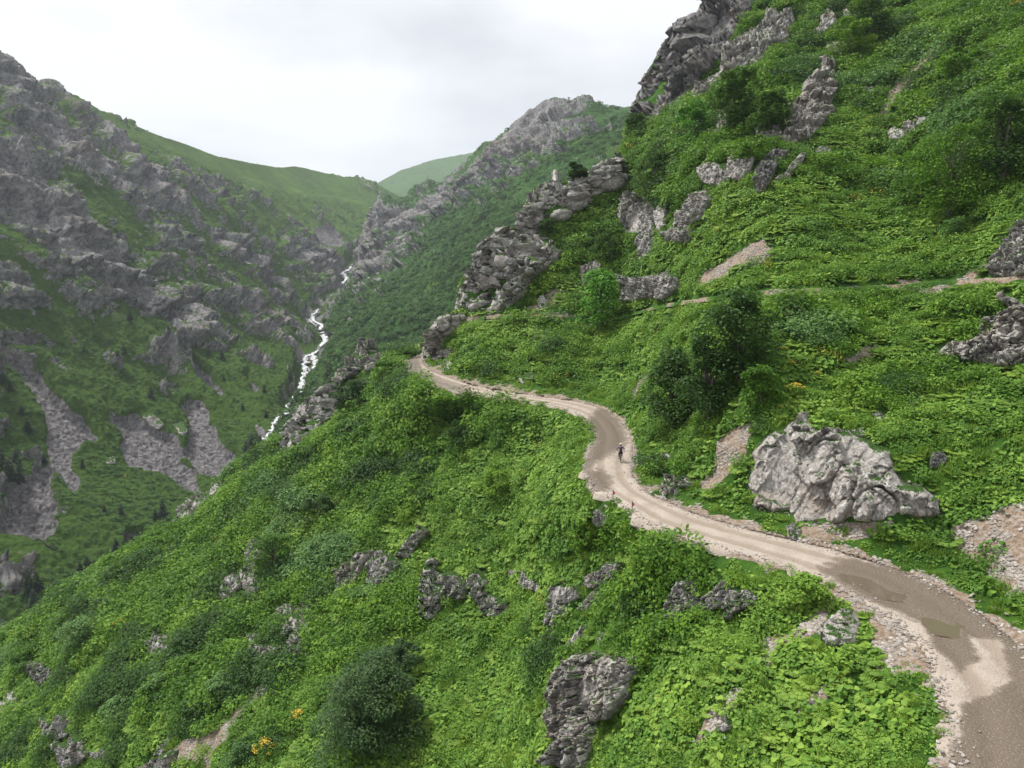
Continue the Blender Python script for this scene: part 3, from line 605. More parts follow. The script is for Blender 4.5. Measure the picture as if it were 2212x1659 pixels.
C(Z5([(525,0),(505,40),(485,55),(480,100),(430,140),(400,150),(380,200),(350,205),(310,220),(270,280),(255,330),(250,370),(205,430),(170,490),(145,560),(145,640),(180,660),(240,640),(290,600),(350,560),(440,470),(470,420),(560,340),(600,270),(640,210),(700,120),(760,30),(820,-120),(600,-120)]), 'huge dark grey cliff against the sky at the top of the right slope', 5, 'dark_rock', 'rock_cliff', 'cliff', cell=9)
C(Z5([(450,520),(520,510),(560,500),(620,400),(680,390),(780,360),(850,270),(870,240),(940,240),(960,190),(980,120),(970,70),(930,75),(900,130),(890,60),(850,60),(830,130),(760,180),(700,220),(640,255),(610,300),(600,380),(540,420),(470,450)]), 'brownish buttress with a rounded head, just right of the huge dark cliff', 3.5, 'rock', cell=4.5)
C(Z5([(460,690),(500,630),(580,610),(640,610),(640,680),(600,710),(590,680),(560,670),(500,675),(480,690),(540,705),(590,705),(530,740),(460,740)]), 'pale ring-shaped rock with a grassy hollow on the upper right slope', 1.5)
C(Z5([(1130,340),(1190,340),(1195,430),(1205,480),(1175,530),(1165,620),(1130,660),(1110,700),(1050,740),(990,775),(920,770),(930,690),(940,600),(980,560),(1030,500),(1040,450),(1080,430),(1120,400)]), 'tall pale fractured rock slab standing high in the middle of the right slope', 3, 'pale_rock', cell=3.2)
C(Z5([(780,700),(900,690),(910,740),(860,740),(800,755)]), 'low dark rock ledge left of the tall pale slab', 1.2)
C(Z5([(500,910),(560,890),(620,900),(640,960),(590,985),(510,970)]), 'squat grey rock below the ring-shaped rock', 1.5)
C(Z5([(650,900),(680,830),(700,870),(760,860),(740,920),(700,960),(650,950)]), 'pointed pair of rocks right of the squat grey rock', 1.6)
C(Z5([(770,960),(800,880),(850,830),(930,830),(880,890),(860,940),(800,1040)]), 'dark broken rock with a deep cleft under the tall pale slab', 1.8, 'dark_rock')
C(Z5([(890,960),(940,930),(1010,840),(1020,860),(960,930),(940,960)]), 'thin rock rib right of the dark cleft rock', .9)
C(Z5([(70,1110),(110,1040),(180,1040),(200,1070),(170,1170),(150,1260),(90,1230),(60,1150)]), 'smooth domed rock above the bright green tree', 2.5, cell=4)
C(Z5([(185,1120),(230,1080),(260,1130),(250,1200),(240,1290),(210,1370),(165,1380),(165,1250)]), 'narrow standing rock pillar right of the smooth domed rock', 2.2)
C(Z5([(265,1160),(295,1110),(310,1130),(300,1200),(275,1230)]), 'small upright rock splinter beside the narrow standing pillar', 1.2)
C(Z5([(380,1150),(430,1130),(460,1050),(530,1020),(550,1060),(530,1100),(480,1160),(440,1190),(440,1240),(400,1290),(320,1280),(300,1250),(370,1220)]), 'stepped blocky outcrop right of the rock splinter', 1.8, cell=2)
C(Z5([(50,1470),(120,1490),(230,1480),(340,1460),(370,1490),(370,1540),(300,1600),(220,1580),(150,1600),(60,1600),(80,1530)]), 'low brownish rock wall right of the bright green tree', 1.8, cell=2.2)
C(Z5([(2300,1180),(2212,1200),(2120,1290),(2090,1340),(2040,1400),(2040,1460),(2120,1475),(2212,1470),(2300,1470)]), 'grey angular crag at the right edge above the old terrace path', 1.8, cell=1.8)
C(Z5([(1490,705),(1520,685),(1570,700),(1570,730),(1530,745),(1495,735)]), 'rounded pale boulder on the upper right slope below the bare earth gully', .9, lumpy=True, name='boulder', cat='boulder')
C(Z5([(1580,680),(1610,665),(1640,690),(1680,640),(1690,650),(1660,700),(1600,715)]), 'pair of rocks just right of the rounded pale boulder', .9)
C(Z5([(1340,480),(1410,475),(1420,500),(1350,500)]), 'flat small rock left of the bare earth gully', .8)
C(Z5([(1110,800),(1160,790),(1170,810),(1110,840)]), 'small lone rock below the foot of the tall pale slab', .8)
C(Z5([(1165,265),(1200,290),(1255,295),(1250,260),(1200,250)]), 'low shaded rock above the tall pale slab', 1.2)
C(Z5([(1140,120),(1170,70),(1190,80),(1210,130),(1170,150),(1120,190),(1080,190),(1120,160)]), 'broken rock band under the top edge right of the brownish buttress', 1.8)
C(Z5([(1255,60),(1280,50),(1285,110),(1265,115)]), 'dark upright rock right of the broken band near the top', 1.2)
C([(1130,500),(1120,465),(1135,455),(1150,420),(1172,400),(1195,395),(1200,372),(1207,398),(1218,404),(1250,385),(1300,360),(1345,345),(1338,400),(1290,420),(1250,450),(1190,490),(1180,520),(1150,530)], 'jagged rock crest on the skyline below the lone dark tree', 4, cell=5, rough=1.2)
C([(995,665),(1000,640),(1010,595),(1050,540),(1070,510),(1090,498),(1130,505),(1180,530),(1215,545),(1195,570),(1150,600),(1130,640),(1090,665),(1040,675)], 'great pale rock wall on the nose of the slope above the terrace path', 4, cell=5, rough=1.1)
C([(1255,690-110),(1280,570),(1295,575),(1290,600),(1262,610)], 'small blocky rock just left above the bright green tree', 1.2)
C(Z4([(1228,750),(1225,670),(1280,640),(1290,540),(1350,470),(1400,445),(1530,455),(1520,500),(1450,560),(1390,630),(1370,700),(1450,690),(1390,760),(1330,780),(1260,775)]), 'rock spur overhanging the far bend of the dirt road', 3, 'pale_rock', cell=3)
C(Z4([(1390,800),(1420,770),(1440,800),(1410,850),(1385,840)]), 'small grey rock at the foot of the spur beside the far bend', .9)
C(Z4([(1935,910),(1990,870),(2030,880),(1960,930)]), 'small pale boulder in the bank above the far stretch of road', .8, lumpy=True, name='boulder', cat='boulder')
C(Z4([(2070,350),(2095,310),(2125,350),(2090,380)]), 'lone rock on the earth patch right of the great pale wall', 1.0)
C(Z4([(670,850),(680,780),(760,700),(770,650),(800,630),(870,650),(880,700),(915,740),(918,800),(870,830),(780,860),(720,880)]), 'tall rock tower rising from the ridge left of the road bend', 5, cell=3.6, rough=1.1, name='rock_tower', cat='rock tower')
C(Z4([(225,1420),(222,1290),(300,1180),(350,1110),(450,1040),(490,1010),(530,955),(560,990),(600,960),(640,990),(600,1050),(580,1150),(540,1200),(480,1250),(400,1310),(380,1390),(300,1430)]), 'broad ribbed rock bluff on the ridge just above the river', 5, cell=4.5, rough=1.1, name='rock_bluff', cat='rock bluff')
C(Z4([(600,900),(640,850),(700,830),(720,860),(660,900),(610,960)]), 'low broken rocks between the bluff and the rock tower', 2.2, cell=2.5)
C(Z3([(1036,1455),(1070,1400),(1080,1350),(1105,1330),(1115,1355),(1140,1300),(1160,1310),(1180,1270),(1210,1290),(1240,1270),(1235,1330),(1200,1395),(1110,1440)]), 'row of upright stone teeth on the lower ridge line', 2.6, cell=2.2, rough=1.2)
C(Z3([(1255,1290),(1275,1235),(1300,1215),(1315,1240),(1300,1290)]), 'single stone tooth right of the row on the ridge line', 1.6)
C(Z6([(735,1080),(780,980),(760,930),(850,840),(890,815),(940,800),(950,770),(1000,760),(1010,710),(1060,705),(1075,760),(1100,815),(1200,800),(1300,830),(1400,860),(1450,900),(1500,930),(1520,1010),(1560,1090),(1660,1110),(1750,1170),(1760,1260),(1650,1265),(1560,1250),(1500,1290),(1380,1295),(1250,1290),(1100,1290),(990,1300),(960,1230),(870,1240),(780,1210),(760,1150)]), 'massive pale lichen-covered rock face beside the dirt road', 1.25, 'pale_rock', 'rock_mass', 'rock mass', cell=4.6, rough=.42)
C(Z6([(1740,400),(1810,350),(1900,350),(1970,320),(1965,240),(2000,200),(2100,200),(2150,160),(2100,110),(2110,95),(2212,130),(2290,200),(2260,420),(2130,470),(2050,460),(1960,450),(1900,440),(1850,420)]), 'large pale speckled boulder mass at the right edge of the slope', 1.9, 'pale_rock', cell=2.2)
C(Z6([(1410,720),(1440,710),(1480,740),(1440,760)]), 'small rock poking out above the massive rock face', .6)
C(Z6([(1605,650),(1640,625),(1640,645),(1615,675)]), 'pale shard of rock in the greenery high right of the massive face', .4)
C(Z6([(1285,812),(1350,803),(1365,830),(1300,842)]), 'slab lying on the top edge of the massive rock face', .5)
C(Z6([(1720,930),(1770,920),(1800,960),(1770,1000),(1715,1000)]), 'dark grey rock in leaves right of the massive face', .7, 'dark_rock')
C(Z6([(270,1130),(310,1050),(380,1060),(430,1050),(450,1100),(370,1110),(350,1170),(300,1170)]), 'cluster of grey roadside rocks past the cyclist', .8, cell=.9)
C(Z6([(148,940),(180,935),(180,970),(150,980)]), 'small rock at the track edge right of the cyclist', .5)
C(Z6([(285,930),(330,935),(320,965),(290,955)]), 'small rock in the grass above the roadside cluster', .5)
C(Z6([(950,1320),(985,1300),(1020,1340),(1000,1390),(960,1380)]), 'rough block sitting between the massive face and the road', .6)
C(Z7([(1335,540),(1350,500),(1390,470),(1440,437),(1490,448),(1510,500),(1495,570),(1440,595),(1370,590)]), 'big smooth grey boulder resting below the bend of the road', 1.3, 'pale_rock', 'boulder', 'boulder', lumpy=True)
C(Z7([(205,1060),(200,850),(210,740),(260,660),(310,625),(390,620),(440,640),(480,630),(500,680),(560,620),(570,680),(530,740),(530,790),(500,850),(440,900),(390,870),(380,940),(370,1000),(350,1110),(280,1110),(215,1090)]), 'tall split rock pillar at the bottom centre with pale left face', 1.4, 'pale_rock', 'rock_pillar', 'rock pillar', cell=2.0, rough=1.1)
C(Z7([(180,510),(185,400),(200,330),(300,330),(320,340),(310,380),(270,410),(270,460),(210,510),(205,560)]), 'grey cliff block above the tall split pillar', 1.8, cell=1.6)
C(Z7([(330,330),(340,290),(400,265),(450,225),(500,235),(490,270),(430,320),(370,340)]), 'slanting rock rib upper right of the grey cliff block', .9)
C(Z7([(310,430),(360,370),(400,340),(410,380),(350,440)]), 'small slanting slab between cliff block and yellow azalea', .7)
C(Z7([(240,600),(300,540),(340,500),(350,520),(290,590)]), 'thin rock strip between the cliff block and the tall pillar', .6)
C(Z7([(700,430),(740,300),(800,295),(820,350),(810,400),(760,470),(720,490)]), 'left reddish-grey rock of the band beneath the road edge', .9, cell=1.0)
C(Z7([(850,440),(830,400),(890,350),(940,300),(960,340),(940,400),(900,430)]), 'middle broken rock of the band beneath the road edge', .9, cell=.8)
C(Z7([(930,460),(960,350),(1040,350),(1080,380),(1060,420),(1000,430),(950,475)]), 'right blocky rock of the band beneath the road edge', .9, cell=.9)
C(Z7([(910,935),(950,915),(960,930),(930,955)]), 'flat brown stone in the gully at the bottom right', .3)
C(Z7([(15,270),(45,265),(30,290),(10,290)]), 'tiny rock left of the grey cliff block', .5)
C(Z7([(60,320),(80,260),(100,300),(150,330),(140,360),(90,340),(70,340)]), 'broken little crag left of the grey cliff block', 1.0)
C(Z7([(385,560),(410,510),(420,545),(395,590)]), 'small upright stone on the grass above the split pillar', .4)
C(Z8([(1460,380),(1460,260),(1530,230),(1560,190),(1600,180),(1560,240),(1530,300),(1500,350)]), 'narrow leaning rock left of the wedge-shaped rock mid slope', 1.4)
C(Z8([(1590,320),(1590,240),(1630,190),(1690,210),(1710,240),(1660,290),(1620,340)]), 'wedge-shaped pale rock in the middle of the lower slope', 1.6)
C(Z8([(1710,200),(1760,140),(1810,85),(1840,100),(1800,140),(1750,210)]), 'slender rock rib running up right of the wedge-shaped rock', 1.0)
C(Z8([(1800,460),(1830,300),(1850,240),(1880,280),(1960,280),(2000,330),(1990,380),(1900,400),(1850,470)]), 'dark overhanging crag at the head of the pale grassy strip', 2.0, cell=1.8)
C(Z8([(2050,370),(2030,300),(2060,265),(2090,300),(2110,360),(2180,400),(2170,440),(2130,480),(2080,440)]), 'hooked crag right of the dark overhanging crag', 1.6, cell=1.6)
C(Z8([(1080,260),(1085,160),(1110,130),(1150,160),(1120,210),(1100,270)]), 'upright white stone blade high on the left slope', 1.6)
C(Z8([(945,380),(980,310),(1040,290),(1040,340),(1000,370),(975,410)]), 'mottled rock below left of the white stone blade', 1.4)
C(Z8([(1065,290),(1130,290),(1125,350),(1080,370)]), 'square rock directly beneath the white stone blade', 1.2)
C(Z8([(1190,480),(1200,430),(1260,415),(1260,450),(1220,480)]), 'flat-topped rock above the long standing slab', 1.2)
C(Z8([(1280,440),(1300,415),(1320,420),(1315,450)]), 'small cube of rock right of the flat-topped rock', .9)
C(Z8([(1250,560),(1260,500),(1290,470),(1320,510),(1310,570),(1300,620),(1260,650)]), 'long standing pale slab left of the dark bushy shrub', 1.5)
C(Z8([(1100,540),(1115,545),(1140,600),(1200,600),(1190,640),(1140,655),(1110,610)]), 'low rock lip left of the long standing slab', 1.2)
C(Z8([(655,590),(700,545),(740,580),(740,610),(700,640),(665,630)]), 'white-speckled rock in bushes at the centre of the left slope', 1.3)
C(Z8([(780,430),(810,422),(825,460),(790,465)]), 'rounded white boulder above the white-speckled rock', 1.0, lumpy=True, name='boulder', cat='boulder')
C(Z8([(690,190),(730,176),(735,190),(700,200)]), 'flat pale stone near the ridge on the left', .8)
C(Z8([(300,445),(330,435),(335,455),(305,462)]), 'small pale stone left on the slope below the ridge', .8)
C(Z8([(190,530),(220,500),(220,520),(200,545)]), 'pointed stone leaning left of the small pale stone', .8)
C(Z8([(140,680),(150,640),(210,670),(250,690),(240,740),(190,755)]), 'dark rock wall under trees at the lower left', 1.6, 'dark_rock')
C(Z8([(175,590),(195,590),(215,620),(180,610)]), 'small pair of stones above the dark rock wall', .8)
C(Z8([(210,890),(250,920),(300,870),(290,930),(310,950),(260,990),(220,950)]), 'forked pale outcrop above the bottom left corner', 1.2)
C(Z8([(270,1080),(265,1000),(330,1010),(350,970),(380,990),(380,1050),(320,1112)]), 'pale block below the forked outcrop at the bottom left', 1.4)
C(Z8([(400,1040),(470,1030),(460,1070),(410,1070)]), 'grey stone right of the pale block at the bottom left', .9)
C(Z8([(1115,770),(1155,760),(1150,810),(1120,820)]), 'small square stone at the top of the tan landslip', .8)
C(Z8([(670,1050),(735,980),(730,1010),(690,1055)]), 'leaning slab on the left edge of the tan landslip', .7)
C(Z8([(630,1140),(640,1100),(700,1060),(760,1040),(740,1090),(720,1140)]), 'large slab at the foot of the tan landslip', .8)
C(Z8([(995,935),(1010,910),(1025,905),(1010,935)]), 'small slab on the right edge of the tan landslip', .5)
C(Z8([(70,580),(90,555),(120,585),(80,600)]), 'grey stone on the ridge at the left edge', 1.2)
C(Z8([(35,830),(50,795),(78,788),(72,830)]), 'squarish stone near the lower left edge', 1.0)
C(Z8([(-20,870),(0,835),(30,830),(20,865)]), 'half-hidden stone touching the left edge of the picture', 1.0)
C(Z8([(-30,650),(0,618),(40,630),(30,655)]), 'flat stone on the left edge above the dark rock wall', 1.0)
C(Z7([(395,0),(430,30),(435,60),(400,75),(370,60)]), 'crumbling dark rock under the earth edge between the two road signs', .9, 'dark_rock')
# gully rocks on the valley side that stand alone
for q, lb in (([(640,1070),(670,1065),(672,1085),(645,1082)], 'lone white block on the green valley floor left of the scree fans'),
              ([(860,820),(900,810),(960,860),(940,880),(900,860)], 'rounded rocks above the middle scree fan'),
              ([(1045,870),(1080,860),(1100,900),(1080,915)], 'dark rock lying in the right scree fan')):
    crag(Z3(q), lb, 3.5, surf=LEFT, zb=ZF, mat='rock', name='boulder', cat='boulder', lumpy=True)

# the old terrace path
q = dense(TERR, 10); P_ = ground(q[:, 0], q[:, 1], ZN); kx = np.ones(9)/9
for k in range(3): P_[:, k] = np.convolve(np.pad(P_[:, k], 4, mode='edge'), kx, 'valid')
tg = np.gradient(P_, axis=0); tg[:, 2] = 0; tg /= np.linalg.norm(tg, axis=1, keepdims=True); sd_ = np.stack([-tg[:, 1], tg[:, 0], tg[:, 2]], 1); sd_ *= np.sign((sd_*(-P_)).sum(1))[:, None]
V = np.concatenate([P_+sd_*w_+np.array([0, 0, z_])+np.stack([0*q[:, 0], 0*q[:, 0], .08*vnoise(P_/1.1+w_, 3)], 1) for w_, z_ in ((-.85, .3), (-.4, .22), (0., .2), (.45, .18), (.75, -.4))])
n_ = len(q); tag(mesh('footpath', V, gridfaces(5, n_), M['ground'], True, None, {'bare': np.clip(.43+.5*vnoise(V/5, 8), 0, 1)}), kind='structure')

# ------------------------------------------------------------------ river
def river_strip(path, w, seed, branches=()):
    q = dense(path, 8); ww = np.interp(np.linspace(0, 1, len(q)), np.linspace(0, 1, len(w)), w); V = []; ns = 9
    tl = look(q[:, 0], q[:, 1], ZF); tl = np.convolve(np.pad(tl, 6, mode='edge'), np.ones(13)/13, 'valid'); tt_ = np.minimum(tl, np.convolve(np.pad(look(q[:, 0], q[:, 1], ZF), 2, mode='edge'), np.ones(5)/5, 'valid'))*.985
    d = np.gradient(q, axis=0); d /= np.linalg.norm(d, axis=1, keepdims=True)+1e-9; nrm = np.stack([-d[:, 1], d[:, 0]], 1)
    jit = vnoise(np.stack([np.arange(len(q))*.33, np.full(len(q), seed), np.zeros(len(q))], 1), seed); jit2 = vnoise(np.stack([np.arange(len(q))*.45, np.full(len(q), seed+5.5), np.zeros(len(q))], 1), seed)
    for i in range(len(q)):
        for k in range(ns):
            s = (k/(ns-1)-.5); hw = ww[i]*(1+.6*(jit[i] if s < 0 else jit2[i])); p = q[i]+nrm[i]*s*hw*np.array([1, .55]); V.append(at(p[0]+jit[i]*ww[i]*.35, p[1], tt_[i]*(1+.0012*abs(s)*10)))
    V = np.array(V); V[:, 2] += .8*fbm(V/4, 3, seed); return V, gridfaces(len(q), ns)
m = MT('white_water'); f = m.noise(.45, 5, rough=.8, st=(1, 1, .35)); c = m.ramp(f, [(.36, (.10, .11, .12)), (.46, (.45, .47, .49)), (.58, (.84, .85, .86))])
M['water'] = m.done(c, .35, .4, m.bump(m.noise(1.2, 5), .5))
riv = []
for pth, w, sd_ in zip(RIVERS, ([7, 11, 8], [5, 10, 12, 14, 13, 15, 17, 16, 17, 15, 16, 15, 18, 24], [8, 13, 9], [4, 6, 4], [4, 7, 5], [3, 3, 3], [3, 3, 3]), (3, 5, 8, 9, 11, 12, 13)):
    riv.append(river_strip(pth, w, sd_))
off = 0; RV = []; RQ_ = []
for a, b in riv: RV.append(a); RQ_.append(b+off); off += len(a)
tag(mesh('river', np.concatenate(RV), np.concatenate(RQ_), M['water'], True), kind='structure')

# ------------------------------------------------------------------ plants: leaf clumps
rng = np.random.default_rng(7)
def rotmat(yaw, pitch, roll):
    cy, sy, cp, sp, cr, sr = np.cos(yaw), np.sin(yaw), np.cos(pitch), np.sin(pitch), np.cos(roll), np.sin(roll)
    return np.stack([np.stack([cy*cr-sy*sp*sr, -sy*cp, cy*sr+sy*sp*cr], -1), np.stack([sy*cr+cy*sp*sr, cy*cp, sy*sr-cy*sp*cr], -1), np.stack([-cp*sr, sp, cp*cr], -1)], -2)
def leaves(pos, size, yaw, pitch, roll, shape):
    T = {'round': (np.array([(0, .05, -.12), (-.42, .0, .02), (-.5, .45, .06), (-.2, .92, -.05), (.2, .92, -.05), (.5, .45, .06), (.42, 0, .02)]), [(0, 1, 2), (0, 2, 3), (0, 3, 4), (0, 4, 5), (0, 5, 6)]),
         'oval': (np.array([(0, 0, 0), (-.27, .45, .06), (0, 1, -.06), (.27, .45, .06)]), [(0, 2, 1), (0, 3, 2)]),
         'blade': (np.array([(-.035, 0, 0), (.035, 0, 0), (.03, .55, .10), (-.03, .55, .10), (0, 1., -.05)]), [(0, 1, 2), (0, 2, 3), (3, 2, 4)]),
         'needle': (np.array([(-.09, 0, 0), (.09, 0, 0), (0, 1, -.1)]), [(0, 1, 2)])}[shape]
    Rm = rotmat(yaw, pitch, roll); V = np.einsum('nij,kj->nki', Rm, T[0])*np.asarray(size)[:, None, None]+pos[:, None]
    n, k = len(pos), len(T[0]); Fc = (np.array(T[1])[None]+(np.arange(n)*k)[:, None, None]).reshape(-1, 3); return V.reshape(-1, 3), Fc
def cl_broad(n, r, sz):
    a = rng.uniform(0, 2*np.pi, n); q = r*np.sqrt(rng.uniform(0, 1, n)); z = .42*(1-(q/r)**2)*rng.uniform(.55, 1.2, n)+rng.uniform(0, .12, n)
    return leaves(np.stack([q*np.cos(a), q*np.sin(a), z], 1), rng.uniform(.6, 1.1, n)*sz, a-np.pi/2+rng.normal(0, .6, n), -rng.uniform(-.05, .75, n), rng.normal(0, .3, n), 'round')
def cl_shrub(n, r, h, sz, lobes=5, shape='oval', low=-.1):
    L = [(rng.uniform(-.5, .5)*r, rng.uniform(-.5, .5)*r, h*rng.uniform(.35, .7), r*rng.uniform(.4, .65)) for _ in range(lobes)]
    w = np.array([l[3]**2 for l in L]); c = rng.choice(lobes, n, p=w/w.sum()); Lc = np.array(L)[c]
    z = rng.uniform(low, 1, n); a = rng.uniform(0, 2*np.pi, n); s = np.sqrt(1-z*z); d = np.stack([s*np.cos(a), s*np.sin(a), z*.85], 1)
    p = Lc[:, :3]+d*Lc[:, 3:]*rng.uniform(.72, 1.12, (n, 1))
    return leaves(p, rng.uniform(.65, 1.25, n)*sz, a-np.pi/2+rng.normal(0, .7, n), -rng.uniform(-.3, .9, n)+z*.2, rng.normal(0, .5, n), shape)
def cl_grass(n, r, h, droop=.9):
    a = rng.uniform(0, 2*np.pi, n); q = r*np.sqrt(rng.uniform(0, 1, n))
    return leaves(np.stack([q*np.cos(a), q*np.sin(a), np.zeros(n)], 1), rng.uniform(.6, 1.15, n)*h, rng.uniform(0, 2*np.pi, n), rng.uniform(.5, 1.45, n)*droop+.1, rng.normal(0, .3, n), 'blade')
def cl_fern(n, h):
    V = []; Fs = []; o = 0
    for i in range(n):
        a = 2*np.pi*i/n+rng.normal(0, .3); k = 9; s = np.linspace(.1, 1, k); x = h*s*.8; z = h*(.9*s-.65*s*s); 
        for sg in (-1, 1):
            v, f = leaves(np.stack([x*np.cos(a), x*np.sin(a), z], 1), .42*h*np.sin(np.pi*(s*.9+.08))*.75+.03, np.full(k, a-np.pi/2+sg*1.1), np.full(k, -.15), np.full(k, 0.), 'oval'); V.append(v); Fs.append(f+o); o += len(v)
    return np.concatenate(V), np.concatenate(Fs)
plants = bpy.data.collections.new('plant_sources')
def source(name, vf, mat):
    me = bpy.data.meshes.new(name); o = mesh(name, vf[0], vf[1], M[mat]); col.objects.unlink(o); return o
SRC = []
for i in range(4): SRC.append(source('leaf_clump', cl_broad(46, .75, .27), 'broad'))          # 0-3
for i in range(4): SRC.append(source('leaf_clump', cl_shrub(170, 1.0, .75, .20, 6), 'shrub'))   # 4-7
for i in range(2): SRC.append(source('leaf_clump', cl_grass(90, .55, .65), 'grassy'))           # 8-9
for i in range(2): SRC.append(source('leaf_clump', cl_fern(11, .95), 'grassy'))                 # 10-11
for i in range(2): SRC.append(source('leaf_clump', cl_shrub(200, 1.0, .9, .19, 6), 'willow'))   # 12-13
for i in range(2): SRC.append(source('leaf_clump', cl_shrub(190, 1.0, .9, .18, 6), 'dark'))     # 14-15
for i in range(2): SRC.append(source('leaf_clump', cl_shrub(60, 1.0, .6, .11, 3), 'yellow'))    # 16-17
for i in range(2): SRC.append(source('leaf_clump', cl_shrub(50, 1.0, .9, .07, 3), 'white_petal'))# 18-19
for i in range(3): SRC.append(source('leaf_clump', cl_shrub(75, 1.0, .8, .42, 4), 'farshrub'))  # 20-22
for i in range(2): SRC.append(source('leaf_clump', cl_shrub(150, 1.0, .8, .2, 6), 'broad'))     # 23-24
def stone_vf(seed, n=2):
    import bmesh
    bm = bmesh.new(); bmesh.ops.create_icosphere(bm, subdivisions=n, radius=1.0); V = np.array([v.co[:] for v in bm.verts]); Fc = np.array([[v.index for v in f.verts] for f in bm.faces]); bm.free()
    d = rng.normal(0, 1, (9, 3)); d /= np.linalg.norm(d, axis=1, keepdims=True); c = rng.uniform(.45, .8, 9)
    for a, h in zip(d, c): e_ = V@a-h; V = V-np.clip(e_, 0, None)[:, None]*a
    return V*np.array([1, .75, .55]), Fc
for i in range(3): SRC.append(source('leaf_clump', stone_vf(i), 'stone'))    # 25-27
for k, o in enumerate(SRC): o.name = 'leaf_clump_%02d' % k; plants.objects.link(o)
def euler_from(w, yaw):
    x = np.stack([np.cos(yaw), np.sin(yaw), np.zeros(len(yaw))], 1); x -= w*(x*w).sum(1, keepdims=True); x /= np.linalg.norm(x, axis=1, keepdims=True); y = np.cross(w, x)
    ry = np.arcsin(np.clip(-x[:, 2], -1, 1)); return np.stack([np.arctan2(y[:, 2], w[:, 2]), ry, np.arctan2(x[:, 1], x[:, 0])], 1)
def scatter(name, Pt, Nr, scl, idx, label=None):
    w = Nr*.45+np.array([0, 0, .55]); w /= np.linalg.norm(w, axis=1, keepdims=True); eu = euler_from(w, rng.uniform(0, 6.28, len(Pt)))
    me = bpy.data.meshes.new(name); me.vertices.add(len(Pt)); me.vertices.foreach_set('co', Pt.astype(np.float32).ravel())
    a = me.attributes.new('rot', 'FLOAT_VECTOR', 'POINT'); a.data.foreach_set('vector', eu.astype(np.float32).ravel())
    a = me.attributes.new('scl', 'FLOAT', 'POINT'); a.data.foreach_set('value', scl.astype(np.float32))
    a = me.attributes.new('idx', 'INT', 'POINT'); a.data.foreach_set('value', idx.astype(np.int32))
    o = bpy.data.objects.new(name, me); col.objects.link(o)
    ng = bpy.data.node_groups.new(name, 'GeometryNodeTree'); ng.interface.new_socket('Geometry', in_out='INPUT', socket_type='NodeSocketGeometry'); ng.interface.new_socket('Geometry', in_out='OUTPUT', socket_type='NodeSocketGeometry')
    N = ng.nodes; L = ng.links; gi = N.new('NodeGroupInput'); go = N.new('NodeGroupOutput'); ip = N.new('GeometryNodeInstanceOnPoints'); ci = N.new('GeometryNodeCollectionInfo')
    ci.inputs['Collection'].default_value = plants; ci.inputs['Separate Children'].default_value = True; ci.inputs['Reset Children'].default_value = True
    def na(nm, ty): n = N.new('GeometryNodeInputNamedAttribute'); n.data_type = ty; n.inputs['Name'].default_value = nm; return [s for s in n.outputs if s.enabled][0]
    L.new(gi.outputs[0], ip.inputs['Points']); L.new(ci.outputs[0], ip.inputs['Instance']); ip.inputs['Pick Instance'].default_value = True
    L.new(na('idx', 'INT'), ip.inputs['Instance Index']); e2r = N.new('FunctionNodeEulerToRotation'); L.new(na('rot', 'FLOAT_VECTOR'), e2r.inputs[0]); L.new(e2r.outputs[0], ip.inputs['Rotation']); L.new(na('scl', 'FLOAT'), ip.inputs['Scale'])
    L.new(ip.outputs[0], go.inputs[0]); md = o.modifiers.new('plants', 'NODES'); md.node_group = ng; return tag(o, kind='stuff')
def sample(V, Q, A, n, wfn):
    a, b, c, d = (V[Q[:, i]] for i in range(4)); ar = .5*np.linalg.norm(np.cross(c-a, d-b), axis=1); nr = np.cross(c-a, d-b); nr /= np.linalg.norm(nr, axis=1, keepdims=True)+1e-9
    nr *= np.sign(nr[:, 2:]+1e-9); cen = (a+c)/2; w = ar*wfn(cen, nr, {k: x[Q[:, 0]] for k, x in A.items()}); w = np.nan_to_num(w); cs = np.cumsum(w); tot = cs[-1]
    if n is None: n = int(tot)
    ix = np.searchsorted(cs, rng.uniform(0, tot, n)); s, t = rng.uniform(0, 1, (2, n, 1)); p = (a[ix]*(1-s)+b[ix]*s)*(1-t)+(d[ix]*(1-s)+c[ix]*s)*t
    return p, nr[ix], {k: x[Q[ix, 0]] for k, x in A.items()}, tot
incrag = np.zeros(len(NV), bool)
for poly in CRAGPOLY:
    a = np.array(poly); m_ = (NA['u'] > a[:, 0].min())&(NA['u'] < a[:, 0].max())&(NA['v'] > a[:, 1].min())&(NA['v'] < a[:, 1].max())
    if m_.any():
        k_ = np.where(m_)[0]; d, _, _ = nearline(NA['u'][k_], NA['v'][k_], poly, True); incrag[k_] |= inpoly(NA['u'][k_], NA['v'][k_], poly) & (d > 3)
NA['crag'] = incrag.astype(float)
vis_u = lambda A: (A['u'] > -120)&(A['u'] < 2540)&(A['v'] > -120)&(A['v'] < 1780)
def wnear(c, n, A):
    t = np.clip(pix(c)[2], 10, 400); dens = 3.0*np.clip(60/t, .35, 1.6)
    return dens*(A['fd'] < 45)*(A['on'] < .5)*(1-.97*sst(.35, .6, A['bare']+.25*vnoise(c/1.6, 91)))*(A['crag'] < .5)*vis_u(A)*(A['dm'] > .12)
Pn, Nr, An, tot = sample(NV, NQ, NA, None, wnear); print('near plants', len(Pn))
